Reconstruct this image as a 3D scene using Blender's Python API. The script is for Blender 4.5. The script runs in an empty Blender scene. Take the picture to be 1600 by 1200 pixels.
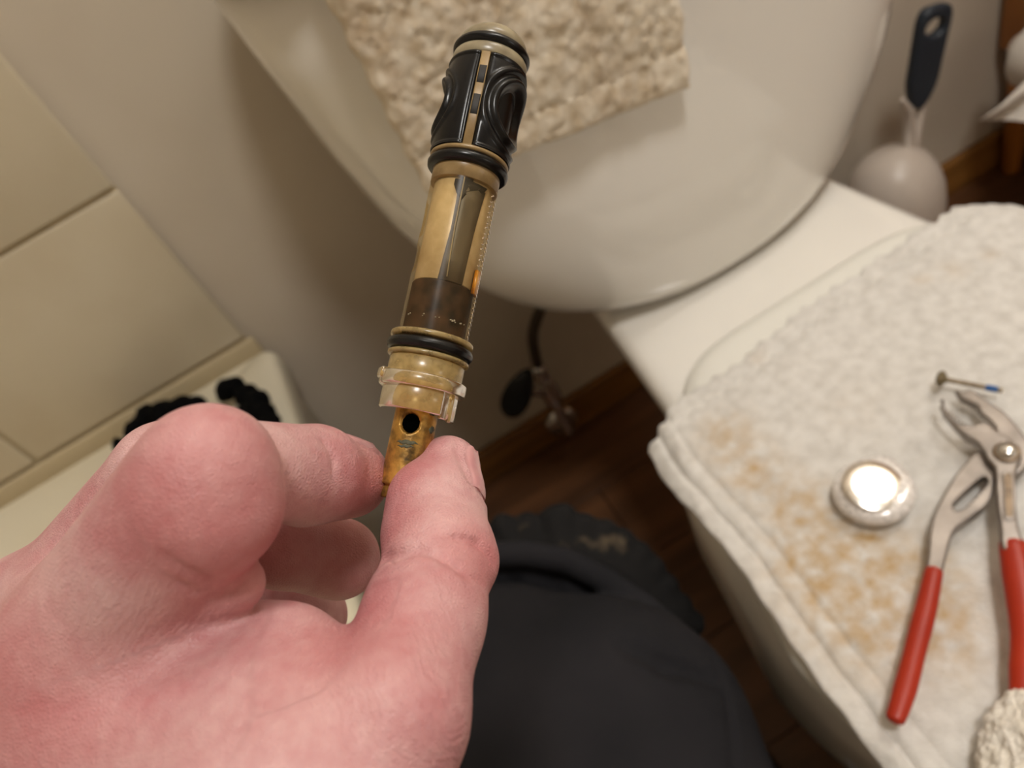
import bpy, bmesh, math, random
import numpy as np
from mathutils import Vector, Matrix

random.seed(7)
S = bpy.context.scene
COL = S.collection

# ------------------------------------------------------------------ camera, world, lights, exposure
CAM_H = 0.86
FPX = 1200.0


def cam_axes(roll, pitch, yaw):
    r, p, y = np.radians([roll, pitch, yaw])
    right = np.array([np.cos(y), -np.sin(y), 0.0])
    fwd = np.array([np.sin(y) * np.cos(p), np.cos(y) * np.cos(p), -np.sin(p)])
    down = np.cross(fwd, right)
    return np.array([right * np.cos(r) + down * np.sin(r), -right * np.sin(r) + down * np.cos(r), fwd])


CM = cam_axes(28.5, 44.0, 4.5)
CO = np.array([0.0, 0.0, CAM_H])
cam_data = bpy.data.cameras.new('camera')
cam = bpy.data.objects.new('camera', cam_data)
COL.objects.link(cam)
cam_data.sensor_width = 36.0
cam_data.lens = 36.0 * FPX / 1600.0
cam_data.clip_start = 0.01
cam.matrix_world = Matrix(((CM[0][0], -CM[1][0], -CM[2][0], CO[0]),
                           (CM[0][1], -CM[1][1], -CM[2][1], CO[1]),
                           (CM[0][2], -CM[1][2], -CM[2][2], CO[2]),
                           (0, 0, 0, 1)))
cam_data.dof.use_dof = True
cam_data.dof.focus_distance = 0.152
cam_data.dof.aperture_fstop = 16.0
S.camera = cam

S.view_settings.view_transform = 'Standard'
S.view_settings.look = 'None'
S.view_settings.gamma = 1.0
S.view_settings.use_curve_mapping = False
S.view_settings.exposure = 0.09

W = bpy.data.worlds.new('world')
S.world = W
W.use_nodes = True
W.node_tree.nodes['Background'].inputs[0].default_value = (1.0, 0.86, 0.7, 1)
W.node_tree.nodes['Background'].inputs[1].default_value = 0.05


def lamp(name, loc, power, size, color=(1.0, 0.80, 0.58), target=None, kind='AREA'):
    l = bpy.data.lights.new(name, kind)
    l.energy = power
    l.color = color
    if kind == 'AREA':
        l.shape = 'DISK'
        l.size = size
    else:
        l.shadow_soft_size = size
    o = bpy.data.objects.new(name, l)
    o.location = loc
    if target is not None:
        d = Vector(target) - Vector(loc)
        o.rotation_euler = d.to_track_quat('-Z', 'Y').to_euler()
    COL.objects.link(o)
    return o


WARM = (1.0, 0.968, 0.925)
for i, x in enumerate((0.95, 1.15, 1.35)):
    lamp('vanity_bulb_light', (x, 0.42, 1.95), 6.8, 0.06, WARM, kind='POINT')
lamp('ceiling_lamp_light', (0.35, -0.30, 2.30), 14.5, 0.30, WARM, target=(0.3, 0.0, 0.0))
lamp('low_lamp_light', (0.92, -0.98, 0.98), 3.2, 0.09, WARM, kind='POINT')

# ------------------------------------------------------------------ helpers


def ray(px, py):
    return CM.T @ np.array([(px - 800) / FPX, (py - 600) / FPX, 1.0])


def at_d(px, py, d):
    return CO + ray(px, py) * d


def at_z(px, py, z):
    r = ray(px, py)
    return CO + r * ((z - CAM_H) / r[2])


def at_y(px, py, y):
    r = ray(px, py)
    return CO + r * (y / r[1])


def lin(c):
    out = []
    for v in c[:3]:
        v = v / 255.0
        out.append(v / 12.92 if v <= 0.04045 else ((v + 0.055) / 1.055) ** 2.4)
    return tuple(out) + (1.0,)


def _hash(ix, iy, iz, seed):
    h = (ix * 374761393 + iy * 668265263 + iz * 2147483647 + seed * 144665) & 0xFFFFFFFF
    h = ((h ^ (h >> 13)) * 1274126177) & 0xFFFFFFFF
    return ((h ^ (h >> 16)) & 0xFFFF) / 65535.0 * 2 - 1


def vnoise(P, scale, seed=0):
    """value noise in -1..1 for points P (n,3) at a given feature size"""
    Q = np.asarray(P, float) / scale
    I = np.floor(Q).astype(np.int64)
    F = Q - I
    F = F * F * (3 - 2 * F)
    r = 0
    for dx in (0, 1):
        for dy in (0, 1):
            for dz in (0, 1):
                w = (F[:, 0] if dx else 1 - F[:, 0]) * (F[:, 1] if dy else 1 - F[:, 1]) * (F[:, 2] if dz else 1 - F[:, 2])
                r = r + w * _hash(I[:, 0] + dx, I[:, 1] + dy, I[:, 2] + dz, seed)
    return r


def tag(o, label=None, cat=None, group=None, kind=None):
    if label: o['label'] = label
    if cat: o['category'] = cat
    if group: o['group'] = group
    if kind: o['kind'] = kind
    return o


def link(o, parent=None):
    COL.objects.link(o)
    if parent is not None:
        o.parent = parent
        o.matrix_parent_inverse = Matrix.Identity(4)
    return o


def empty(name, loc=(0, 0, 0), parent=None):
    o = bpy.data.objects.new(name, None)
    o.empty_display_size = 0.02
    o.location = loc
    return link(o, parent)


def mesh_obj(name, verts, faces, m, parent=None, smooth=True, local=False):
    """verts in world metres; when parented they are moved into the parent's space unless local"""
    me = bpy.data.meshes.new(name)
    V = np.asarray(verts, float)
    if parent is not None and not local:
        mw = chain(parent)
        inv = np.array(mw.inverted())
        V = V @ inv[:3, :3].T + inv[:3, 3]
    me.from_pydata(V.tolist(), [], faces)
    me.validate()
    me.update()
    if smooth:
        me.shade_smooth()
    if m is not None:
        me.materials.append(m)
    o = bpy.data.objects.new(name, me)
    return link(o, parent)


def chain(o):
    m = o.matrix_basis.copy()
    while o.parent is not None:
        o = o.parent
        m = o.matrix_basis @ m
    return m


def bm_obj(name, bm, m, parent=None, smooth=True):
    bmesh.ops.recalc_face_normals(bm, faces=bm.faces)
    bm.verts.ensure_lookup_table()
    v = [tuple(x.co) for x in bm.verts]
    f = [[w.index for w in q.verts] for q in bm.faces]
    bm.free()
    return mesh_obj(name, v, f, m, parent, smooth)


def box_bm(x0, x1, y0, y1, z0, z1, bevel=0.0, seg=2):
    bm = bmesh.new()
    bmesh.ops.create_cube(bm, size=1)
    for v in bm.verts:
        v.co = ((x0 + x1) / 2 + v.co.x * (x1 - x0), (y0 + y1) / 2 + v.co.y * (y1 - y0), (z0 + z1) / 2 + v.co.z * (z1 - z0))
    if bevel > 0:
        bmesh.ops.bevel(bm, geom=bm.edges[:], offset=bevel, segments=seg, affect='EDGES', profile=0.5)
    return bm


def add_edge_split(o, ang=35):
    me = o.data
    me.set_sharp_from_angle(angle=math.radians(ang))


def rings(name, R, m, parent=None, close_u=True, cap0=True, cap1=True, smooth=True, local=False):
    """R: (n rings, k points, 3)"""
    R = np.asarray(R, float)
    n, k = R.shape[:2]
    V = R.reshape(-1, 3)
    F = []
    for i in range(n - 1):
        for j in range(k if close_u else k - 1):
            a = i * k + j
            b = i * k + (j + 1) % k
            F.append([a, b, b + k, a + k])
    V = V.tolist()
    if cap0:
        V.append(R[0].mean(0).tolist())
        c = len(V) - 1
        F += [[c, (j + 1) % k, j] for j in range(k)]
    if cap1:
        V.append(R[-1].mean(0).tolist())
        c = len(V) - 1
        b = (n - 1) * k
        F += [[c, b + j, b + (j + 1) % k] for j in range(k)]
    return mesh_obj(name, V, F, m, parent, smooth, local)


def tube(name, pts, rad, m, parent=None, k=16, local=False, flat=1.0, up=None, caps=True):
    """swept tube with radius per point and rounded ends"""
    P = [Vector(p) for p in pts]
    n = len(P)
    rad = list(rad) if hasattr(rad, '__len__') else [rad] * n
    T = []
    for i in range(n):
        t = (P[min(i + 1, n - 1)] - P[max(i - 1, 0)]).normalized()
        T.append(t)
    u = Vector(up) if up is not None else (Vector((0, 0, 1)) if abs(T[0].z) < 0.9 else Vector((1, 0, 0)))
    R = []

    def ring(p, t, r):
        nonlocal u
        s = t.cross(u).normalized()
        u = s.cross(t).normalized()
        return [p + s * (math.cos(a) * r) + u * (math.sin(a) * r * flat) for a in [2 * math.pi * j / k for j in range(k)]]
    if caps:
        for q in (0.15, 0.5, 0.8, 0.95):
            h = math.sqrt(1 - q * q)
            R.append(ring(P[0] - T[0] * rad[0] * h * 0.6, T[0], rad[0] * q))
    for i in range(n):
        R.append(ring(P[i], T[i], rad[i]))
    if caps:
        for q in (0.95, 0.8, 0.5, 0.15):
            h = math.sqrt(1 - q * q)
            R.append(ring(P[-1] + T[-1] * rad[-1] * h * 0.6, T[-1], rad[-1] * q))
    return rings(name, [[tuple(v) for v in r] for r in R], m, parent, local=local)


def smooth_path(pts, n=24):
    P = np.asarray(pts, float)
    d = np.r_[0, np.cumsum(np.linalg.norm(np.diff(P, axis=0), axis=1))]
    t = np.linspace(0, d[-1], n)
    # Catmull-Rom
    out = []
    for x in t:
        i = min(max(np.searchsorted(d, x) - 1, 0), len(P) - 2)
        u = (x - d[i]) / max(d[i + 1] - d[i], 1e-9)
        p0, p1, p2, p3 = P[max(i - 1, 0)], P[i], P[i + 1], P[min(i + 2, len(P) - 1)]
        out.append(0.5 * ((2 * p1) + (-p0 + p2) * u + (2 * p0 - 5 * p1 + 4 * p2 - p3) * u * u + (-p0 + 3 * p1 - 3 * p2 + p3) * u ** 3))
    return np.array(out)


# ------------------------------------------------------------------ materials


def new_mat(name):
    m = bpy.data.materials.new(name)
    m.use_nodes = True
    nt = m.node_tree
    return m, nt, nt.nodes['Principled BSDF']


def node(nt, t, **kw):
    n = nt.nodes.new(t)
    for k, v in kw.items():
        if k in n.inputs.keys() if hasattr(n.inputs, 'keys') else False:
            n.inputs[k].default_value = v
        else:
            setattr(n, k, v)
    return n


def mat(name, c1, c2=None, scale=20.0, rough=0.5, metal=0.0, spec=0.5, bump=0.0, bscale=200.0, bdist=0.001, detail=4.0,
        sss=0.0, coat=0.0, sheen=0.0, ramp=(0.35, 0.65), stretch=None):
    m, nt, b = new_mat(name)
    b.inputs['Roughness'].default_value = rough
    b.inputs['Metallic'].default_value = metal
    b.inputs['Specular IOR Level'].default_value = spec
    b.inputs['Coat Weight'].default_value = coat
    b.inputs['Sheen Weight'].default_value = sheen
    if sss:
        b.inputs['Subsurface Weight'].default_value = sss
        b.inputs['Subsurface Radius'].default_value = (0.004, 0.0016, 0.001)
        b.inputs['Subsurface Scale'].default_value = 1.0
    tc = node(nt, 'ShaderNodeTexCoord')
    src = tc.outputs['Object']
    if stretch:
        mp = node(nt, 'ShaderNodeMapping')
        mp.inputs['Scale'].default_value = stretch
        nt.links.new(src, mp.inputs['Vector'])
        src = mp.outputs['Vector']
    if c2 is None:
        b.inputs['Base Color'].default_value = lin(c1)
    else:
        n = node(nt, 'ShaderNodeTexNoise')
        n.inputs['Scale'].default_value = scale
        n.inputs['Detail'].default_value = detail
        nt.links.new(src, n.inputs['Vector'])
        r = node(nt, 'ShaderNodeValToRGB')
        r.color_ramp.elements[0].color = lin(c1)
        r.color_ramp.elements[1].color = lin(c2)
        r.color_ramp.elements[0].position, r.color_ramp.elements[1].position = ramp
        nt.links.new(n.outputs['Fac'], r.inputs['Fac'])
        nt.links.new(r.outputs['Color'], b.inputs['Base Color'])
    if bump:
        n = node(nt, 'ShaderNodeTexNoise')
        n.inputs['Scale'].default_value = bscale
        n.inputs['Detail'].default_value = 5
        nt.links.new(src, n.inputs['Vector'])
        bp = node(nt, 'ShaderNodeBump')
        bp.inputs['Strength'].default_value = bump
        bp.inputs['Distance'].default_value = bdist
        nt.links.new(n.outputs['Fac'], bp.inputs['Height'])
        nt.links.new(bp.outputs['Normal'], b.inputs['Normal'])
    return m


def thin_clear(name, tint, rough=0.08, gloss=0.5, body=None, body_w=0.0):
    """thin-walled clear plastic: tinted transmission, a fresnel sheen and some milky body"""
    m, nt, b = new_mat(name)
    out = nt.nodes['Material Output']
    nt.nodes.remove(b)
    t = node(nt, 'ShaderNodeBsdfTransparent')
    t.inputs[0].default_value = lin(tint)
    g = node(nt, 'ShaderNodeBsdfGlossy')
    g.inputs['Color'].default_value = (1, 1, 1, 1)
    g.inputs['Roughness'].default_value = rough
    f = node(nt, 'ShaderNodeFresnel')
    f.inputs['IOR'].default_value = 1.45
    mul = node(nt, 'ShaderNodeMath', operation='MULTIPLY')
    mul.inputs[1].default_value = gloss * 2
    nt.links.new(f.outputs[0], mul.inputs[0])
    mx = node(nt, 'ShaderNodeMixShader')
    base = t.outputs[0]
    if body is not None:
        d = node(nt, 'ShaderNodeBsdfPrincipled')
        d.inputs['Base Color'].default_value = lin(body)
        d.inputs['Roughness'].default_value = 0.35
        m2 = node(nt, 'ShaderNodeMixShader')
        tc = node(nt, 'ShaderNodeTexCoord')
        nz = node(nt, 'ShaderNodeTexNoise')
        nz.inputs['Scale'].default_value = 400
        nt.links.new(tc.outputs['Object'], nz.inputs['Vector'])
        mr = node(nt, 'ShaderNodeMapRange')
        mr.inputs['From Min'].default_value = 0.3
        mr.inputs['From Max'].default_value = 0.7
        mr.inputs['To Min'].default_value = body_w * 0.7
        mr.inputs['To Max'].default_value = body_w * 1.3
        nt.links.new(nz.outputs['Fac'], mr.inputs['Value'])
        nt.links.new(mr.outputs[0], m2.inputs[0])
        nt.links.new(base, m2.inputs[1])
        nt.links.new(d.outputs[0], m2.inputs[2])
        base = m2.outputs[0]
    nt.links.new(mul.outputs[0], mx.inputs[0])
    nt.links.new(base, mx.inputs[1])
    nt.links.new(g.outputs[0], mx.inputs[2])
    nt.links.new(mx.outputs[0], out.inputs[0])
    return m


M = {}
M['wall'] = mat('wall_paint', (196, 184, 166), (203, 192, 175), scale=6, rough=0.75, bump=0.15, bscale=250, bdist=0.0006)
M['ceiling'] = mat('ceiling_paint', (225, 220, 210), rough=0.9)
M['tile'] = mat('wall_tile', (196, 183, 158), (204, 193, 170), scale=9, rough=0.22, bump=0.06, bscale=30, bdist=0.001)
M['grout'] = mat('grout', (188, 172, 140), rough=0.9, bump=0.2, bscale=400)
M['tub'] = mat('tub_enamel', (222, 213, 188), (228, 220, 198), scale=4, rough=0.18, coat=0.3)
M['porcelain'] = mat('porcelain', (234, 230, 222), (237, 233, 226), scale=4, rough=0.14, coat=0.4)
M['seat'] = mat('seat_plastic', (226, 224, 216), rough=0.5, spec=0.3)
M['oak'] = mat('oak_trim', (112, 74, 30), (146, 100, 46), scale=30, rough=0.45, stretch=(0.15, 1, 1), bump=0.1, bscale=80)
M['floor'] = mat('floor_wood', (72, 46, 27), (110, 72, 44), scale=26, rough=0.42, stretch=(0.12, 1, 1), bump=0.08, bscale=120)
M['gap'] = mat('floor_gap', (24, 15, 10), rough=0.8)
M['vanity'] = mat('vanity_wood', (150, 92, 30), (176, 112, 44), scale=30, rough=0.4, stretch=(1, 1, 0.15))
M['chrome'] = mat('chrome', (215, 212, 208), rough=0.12, metal=1.0)
M['steel'] = mat('brushed_steel', (128, 121, 116), (158, 150, 144), scale=60, rough=0.36, metal=0.85, bump=0.06, bscale=500, bdist=0.0004)
M['steel_dark'] = mat('engraved_steel', (110, 96, 82), (150, 132, 112), scale=160, rough=0.5, metal=0.8)
M['red'] = mat('red_dip_grip', (156, 36, 12), (168, 44, 16), scale=30, rough=0.38, spec=0.4)
M['rubber'] = mat('black_rubber', (9, 9, 10), (16, 16, 17), scale=300, rough=0.27, spec=0.38, bump=0.08, bscale=600, bdist=0.0003)
M['black'] = mat('black_mesh', (6, 6, 7), rough=0.9, spec=0.1)
M['brush_dark'] = mat('blue_grey_plastic', (40, 48, 58), rough=0.4)
M['brush_white'] = mat('grey_white_plastic', (200, 188, 176), rough=0.35)
M['paper'] = mat('tissue', (225, 218, 208), rough=0.95, bump=0.2, bscale=300)
M['dark_hose'] = mat('braided_hose', (70, 60, 52), (96, 84, 72), scale=500, rough=0.4, metal=0.6)

# ------------------------------------------------------------------ room
WY = 0.748
XL, XR, YF, ZC = -0.98, 1.62, -1.75, 2.40


def struct(name, bm, m, smooth=False):
    o = bm_obj(name, bm, m, None, smooth)
    o['kind'] = 'structure'
    return o


floor = struct('floor', box_bm(XL - 0.1, XR + 0.1, YF - 0.1, WY + 0.1, -0.06, -0.004), M['gap'])
wall_back = struct('wall_back', box_bm(XL - 0.1, XR + 0.1, WY, WY + 0.1, -0.004, ZC), M['wall'])
struct('wall_left', box_bm(XL - 0.1, XL, YF, WY, -0.004, ZC), M['wall'])
struct('wall_right', box_bm(XR, XR + 0.1, YF, WY, -0.004, ZC), M['wall'])
struct('wall_front', box_bm(XL - 0.1, XR + 0.1, YF - 0.1, YF, -0.004, ZC), M['wall'])
struct('ceiling', box_bm(XL - 0.1, XR + 0.1, YF - 0.1, WY + 0.1, ZC, ZC + 0.1), M['ceiling'])

# floor planks, each its own piece
pw = 0.125
row = 0
y1 = WY - 0.002
while y1 > YF:
    y0 = max(y1 - pw, YF)
    x = XL - random.random() * 0.9
    while x < XR:
        x0, x1 = max(x, XL), min(x + 1.2, XR)
        if x1 - x0 > 0.02:
            bm = box_bm(x0 + 0.0007, x1 - 0.0007, y0 + 0.0007, y1 - 0.0007, -0.0045, 0.0, 0.0012, 1)
            o = bm_obj('plank', bm, M['floor'], floor, smooth=False)
        x += 1.2
    y1 = y0
    row += 1

# skirting
struct('baseboard_back', box_bm(-0.155, 1.60, WY - 0.013, WY, 0.0, 0.060, 0.004, 3), M['oak'])

# wall tiles over the tub end: each a glazed tile on a grout bed
TX = -0.172
grout = bm_obj('grout_bed', box_bm(XL, TX - 0.0015, WY - 0.006, WY, 0.395, 1.62), M['grout'], wall_back, smooth=False)
tz = [0.4135 + 0.2 * i for i in range(6)]
for iz, z0 in enumerate(tz):
    for ix in range(4):
        x1 = TX - 0.254 * ix
        x0 = max(x1 - 0.254, XL)
        jig = random.uniform(-0.0004, 0.0004)
        bm = box_bm(x0 + 0.002, x1 - (0.0 if ix == 0 else 0.002), WY - 0.0105 + jig, WY - 0.004, z0 + 0.002, z0 + 0.198, 0.0028, 3)
        o = bm_obj('tile', bm, M['tile'], wall_back)
        add_edge_split(o, 60)

# ------------------------------------------------------------------ bathtub
tub = empty('bathtub', (-0.56, -0.05, 0))
tag(tub, 'cream bathtub with flat rim below the tiled wall left of the toilet', 'bathtub')
TZ = 0.39


def rrect(x0, x1, y0, y1, r, n=10):
    pts = []
    for cx, cy, a0 in ((x1 - r, y1 - r, 0), (x0 + r, y1 - r, 90), (x0 + r, y0 + r, 180), (x1 - r, y0 + r, 270)):
        for i in range(n + 1):
            a = math.radians(a0 + 90 * i / n)
            pts.append((cx + r * math.cos(a), cy + r * math.sin(a)))
    return pts


outer = dict(x0=XL + 0.002, x1=-0.155, y0=-0.80, y1=WY - 0.008)
R = []
for z, g, r in ((0.0, 0.012, 0.006), (0.33, 0.012, 0.006), (0.352, 0.0, 0.010), (0.38, 0.0, 0.012), (0.387, 0.002, 0.014), (TZ, 0.008, 0.016)):
    R.append([(x, y, z) for x, y in rrect(outer['x0'] + g, outer['x1'] - g, outer['y0'] + g, outer['y1'] - min(g, 0.002), max(r, 0.004))])
for z, gx, ge, r in ((TZ, 0.075, 0.085, 0.10), (TZ - 0.004, 0.083, 0.095, 0.11), (TZ - 0.03, 0.096, 0.115, 0.12), (0.12, 0.135, 0.20, 0.14), (0.075, 0.17, 0.26, 0.15), (0.065, 0.25, 0.36, 0.1)):
    R.append([(x, y, z) for x, y in rrect(outer['x0'] + gx, outer['x1'] - gx, outer['y0'] + ge, outer['y1'] - ge, r)])
ob = rings('tub_shell', R, M['tub'], tub, cap0=False)
add_edge_split(ob, 50)
bm_obj('caulk_bead', box_bm(XL + 0.004, -0.165, WY - 0.013, WY - 0.006, TZ - 0.003, TZ + 0.022, 0.003, 2), M['grout'], tub)

# ------------------------------------------------------------------ toilet
CXT = 0.258
toilet = empty('toilet', (CXT, 0.3, 0))
tag(toilet, 'white porcelain toilet with rounded tank against the back wall, lid shut', 'toilet')


def tank_ring(z, hw, yf, yb, n=3.4, k=96, cx=CXT, bow=0.0):
    out = []
    for j in range(k):
        a = 2 * math.pi * j / k
        c, s = math.cos(a), math.sin(a)
        x = hw * math.copysign(abs(c) ** (2 / n), c)
        y = math.copysign(abs(s) ** (2 / n), s)
        ym, yh = (yf + yb) / 2, (yb - yf) / 2
        yy = ym + yh * y
        if y < 0:
            yy += bow * (x / max(hw, 1e-6)) ** 2
        out.append((cx + x, yy, z))
    return out


CXK = 0.258
lv = [(0.3900, 0.065, 0.500, 0.70), (0.3902, 0.095, 0.480, 0.705), (0.392, 0.123, 0.468, 0.71), (0.397, 0.145, 0.4605, 0.715), (0.406, 0.165, 0.457, 0.718),
      (0.420, 0.182, 0.4555, 0.72), (0.440, 0.197, 0.455, 0.722), (0.465, 0.212, 0.455, 0.723), (0.495, 0.226, 0.455, 0.724), (0.54, 0.239, 0.455, 0.726), (0.61, 0.251, 0.456, 0.728),
      (0.68, 0.259, 0.457, 0.73), (0.742, 0.265, 0.458, 0.731)]
R = [tank_ring(z, hw, yf, yb, n=2.8 + 0.7 * min(1, (z - 0.39) / 0.1), bow=0.018, cx=CXK) for z, hw, yf, yb in lv]
rings('tank', R, M['porcelain'], toilet)
R = [tank_ring(z, 0.272 - g, 0.449 + g, 0.738 - g, n=3.6, bow=0.018, cx=CXK) for z, g in
     ((0.744, 0.012), (0.7445, 0.005), (0.747, 0.001), (0.751, 0.0), (0.766, 0.0), (0.771, 0.002), (0.775, 0.007), (0.777, 0.016), (0.7775, 0.06))]
rings('tank_lid', R, M['porcelain'], toilet)


def egg(hw, yb, yf, back_hw, k=80, cx=CXT):
    """seat outline: straight back edge, widest in the middle, round front"""
    L = yb - yf
    ym = yf + L * 0.46
    pts = []
    for j in range(k):
        a = 2 * math.pi * j / k
        c, s = math.cos(a), math.sin(a)
        if s >= 0:   # back half
            n = 7.0
            x = math.copysign(abs(c) ** (2 / n), c)
            y = abs(s) ** (2 / n)
            t = y
            pts.append((cx + x * (hw + (back_hw - hw) * t ** 1.6), ym + (yb - ym) * y))
        else:
            pts.append((cx + hw * c, ym + (ym - yf) * s))
    return pts


def egg_rings(name, spec, m, parent):
    R = []
    for z, hw, yb, yf, bh in spec:
        R.append([(x, y, z) for x, y in egg(hw, yb, yf, bh)])
    return rings(name, R, m, parent)


egg_rings('bowl', [(0.0, 0.125, 0.46, 0.06, 0.105), (0.012, 0.127, 0.462, 0.058, 0.107), (0.03, 0.122, 0.46, 0.065, 0.10), (0.10, 0.132, 0.455, 0.06, 0.10), (0.18, 0.158, 0.445, 0.03, 0.11),
                   (0.25, 0.180, 0.43, 0.0, 0.12), (0.31, 0.188, 0.415, -0.02, 0.128), (0.355, 0.186, 0.41, -0.025, 0.13), (0.374, 0.182, 0.408, -0.022, 0.13), (0.383, 0.174, 0.404, -0.014, 0.126), (0.3835, 0.168, 0.40, -0.008, 0.12), (0.3835, 0.165, 0.398, -0.005, 0.118), (0.3835, 0.14, 0.38, 0.03, 0.1)],
          M['porcelain'], toilet)
# shelf behind the bowl that carries the tank
R = []
for z, g in ((0.25, 0.035), (0.30, 0.016), (0.34, 0.004), (0.372, 0.0), (0.381, 0.003), (0.3845, 0.010), (0.385, 0.018), (0.385, 0.021), (0.385, 0.03), (0.385, 0.06)):
    pts = []
    base = rrect(-0.128 + g, 0.128 - g, 0.33, 0.655 - g, 0.03)
    for x, y in base:
        w = 1.08 - 1.5 * min(max(y - 0.38, -0.02), 0.12)
        pts.append((CXT + 0.010 + x * w, y, z))
    R.append(pts)
rings('tank_shelf', R, M['porcelain'], toilet)
egg_rings('seat_ring', [(0.3875, 0.172, 0.366, -0.025, 0.116), (0.3895, 0.180, 0.372, -0.033, 0.120), (0.398, 0.182, 0.373, -0.035, 0.122), (0.403, 0.179, 0.371, -0.032, 0.119), (0.4045, 0.172, 0.366, -0.025, 0.113)], M['seat'], toilet)
egg_rings('seat_lid', [(0.4065, 0.174, 0.371, -0.027, 0.116), (0.408, 0.182, 0.3775, -0.035, 0.122), (0.415, 0.1835, 0.3785, -0.037, 0.123), (0.421, 0.180, 0.376, -0.034, 0.120), (0.424, 0.170, 0.369, -0.024, 0.112), (0.4248, 0.163, 0.363, -0.018, 0.106), (0.4248, 0.160, 0.360, -0.015, 0.104), (0.425, 0.12, 0.33, 0.03, 0.08)], M['seat'], toilet)
for sx in (-1, 1):
    bm_obj('hinge', box_bm(CXT + sx * 0.070 - 0.014, CXT + sx * 0.070 + 0.014, 0.374, 0.389, 0.3845, 0.402, 0.005, 3), M['seat'], toilet)

# ------------------------------------------------------------------ supply valve under the tank
vx, vy, vz = 0.095, 0.705, 0.135
valve = empty('shutoff_valve', (vx, vy, 0.0))
tag(valve, 'small shutoff valve with dark oval handle and supply hose under the tank', 'valve')


def disc_rings(name, cx, cy, spec, m, parent, k=32):
    return rings(name, [[(cx + r * math.cos(a), cy + r * math.sin(a), z) for a in np.linspace(0, 2 * math.pi, k, endpoint=False)] for z, r in spec], m, parent)


R = []
for y, r in ((WY - 0.0135, 0.026), (WY - 0.016, 0.026), (WY - 0.021, 0.020), (WY - 0.023, 0.010)):
    R.append([(vx + r * math.cos(a), y, 0.034 + r * math.sin(a)) for a in np.linspace(0, 2 * math.pi, 32, endpoint=False)])
rings('wall_flange', R, M['chrome'], valve)
tube('stub_pipe', smooth_path([(vx, WY - 0.022, 0.034), (vx, vy + 0.012, 0.034), (vx, vy + 0.002, 0.038), (vx, vy, 0.050), (vx, vy, vz - 0.02)], 24), 0.0080, M['chrome'], valve)
tube('valve_body', [(vx, vy, vz - 0.028), (vx, vy, vz - 0.01), (vx, vy, vz + 0.022)], [0.011, 0.014, 0.010], M['chrome'], valve)
tube('valve_stem', [(vx - 0.006, vy - 0.004, vz), (vx - 0.026, vy - 0.020, vz + 0.034)], 0.006, M['chrome'], valve)
hc = Vector((vx - 0.040, vy - 0.026, vz + 0.048))
hd = Vector((0.72, 0.0, 0.70)).normalized()
hn = Vector((-0.35, -0.8, 0.5)).normalized()
hs = hn.cross(hd).normalized()
hd = hs.cross(hn).normalized()
R = []
for t, q in ((-0.006, 0.7), (-0.005, 0.93), (0.0, 1.0), (0.005, 0.93), (0.006, 0.7)):
    R.append([tuple(hc + hn * t + hd * (0.036 * q * math.cos(a)) + hs * (0.018 * q * math.sin(a) * (1 - 0.25 * math.cos(a)))) for a in np.linspace(0, 2 * math.pi, 32, endpoint=False)])
rings('valve_handle', R, M['rubber'], valve)
tube('compression_nut', [(vx, vy, vz + 0.024), (vx, vy, vz + 0.042)], 0.011, M['chrome'], valve, k=6)
tube('supply_hose', smooth_path([(vx, vy, vz + 0.042), (vx + 0.012, vy - 0.004, vz + 0.10), (vx + 0.042, vy - 0.03, 0.30), (vx + 0.062, vy - 0.07, 0.375)], 20), 0.0070, M['dark_hose'], valve)
tube('coupling_nut', [(vx + 0.058, vy - 0.062, 0.362), (vx + 0.063, vy - 0.071, 0.391)], 0.014, M['dark_hose'], valve, k=8)

# ------------------------------------------------------------------ distance-field modelling: one continuous skin from tapered limbs


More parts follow.
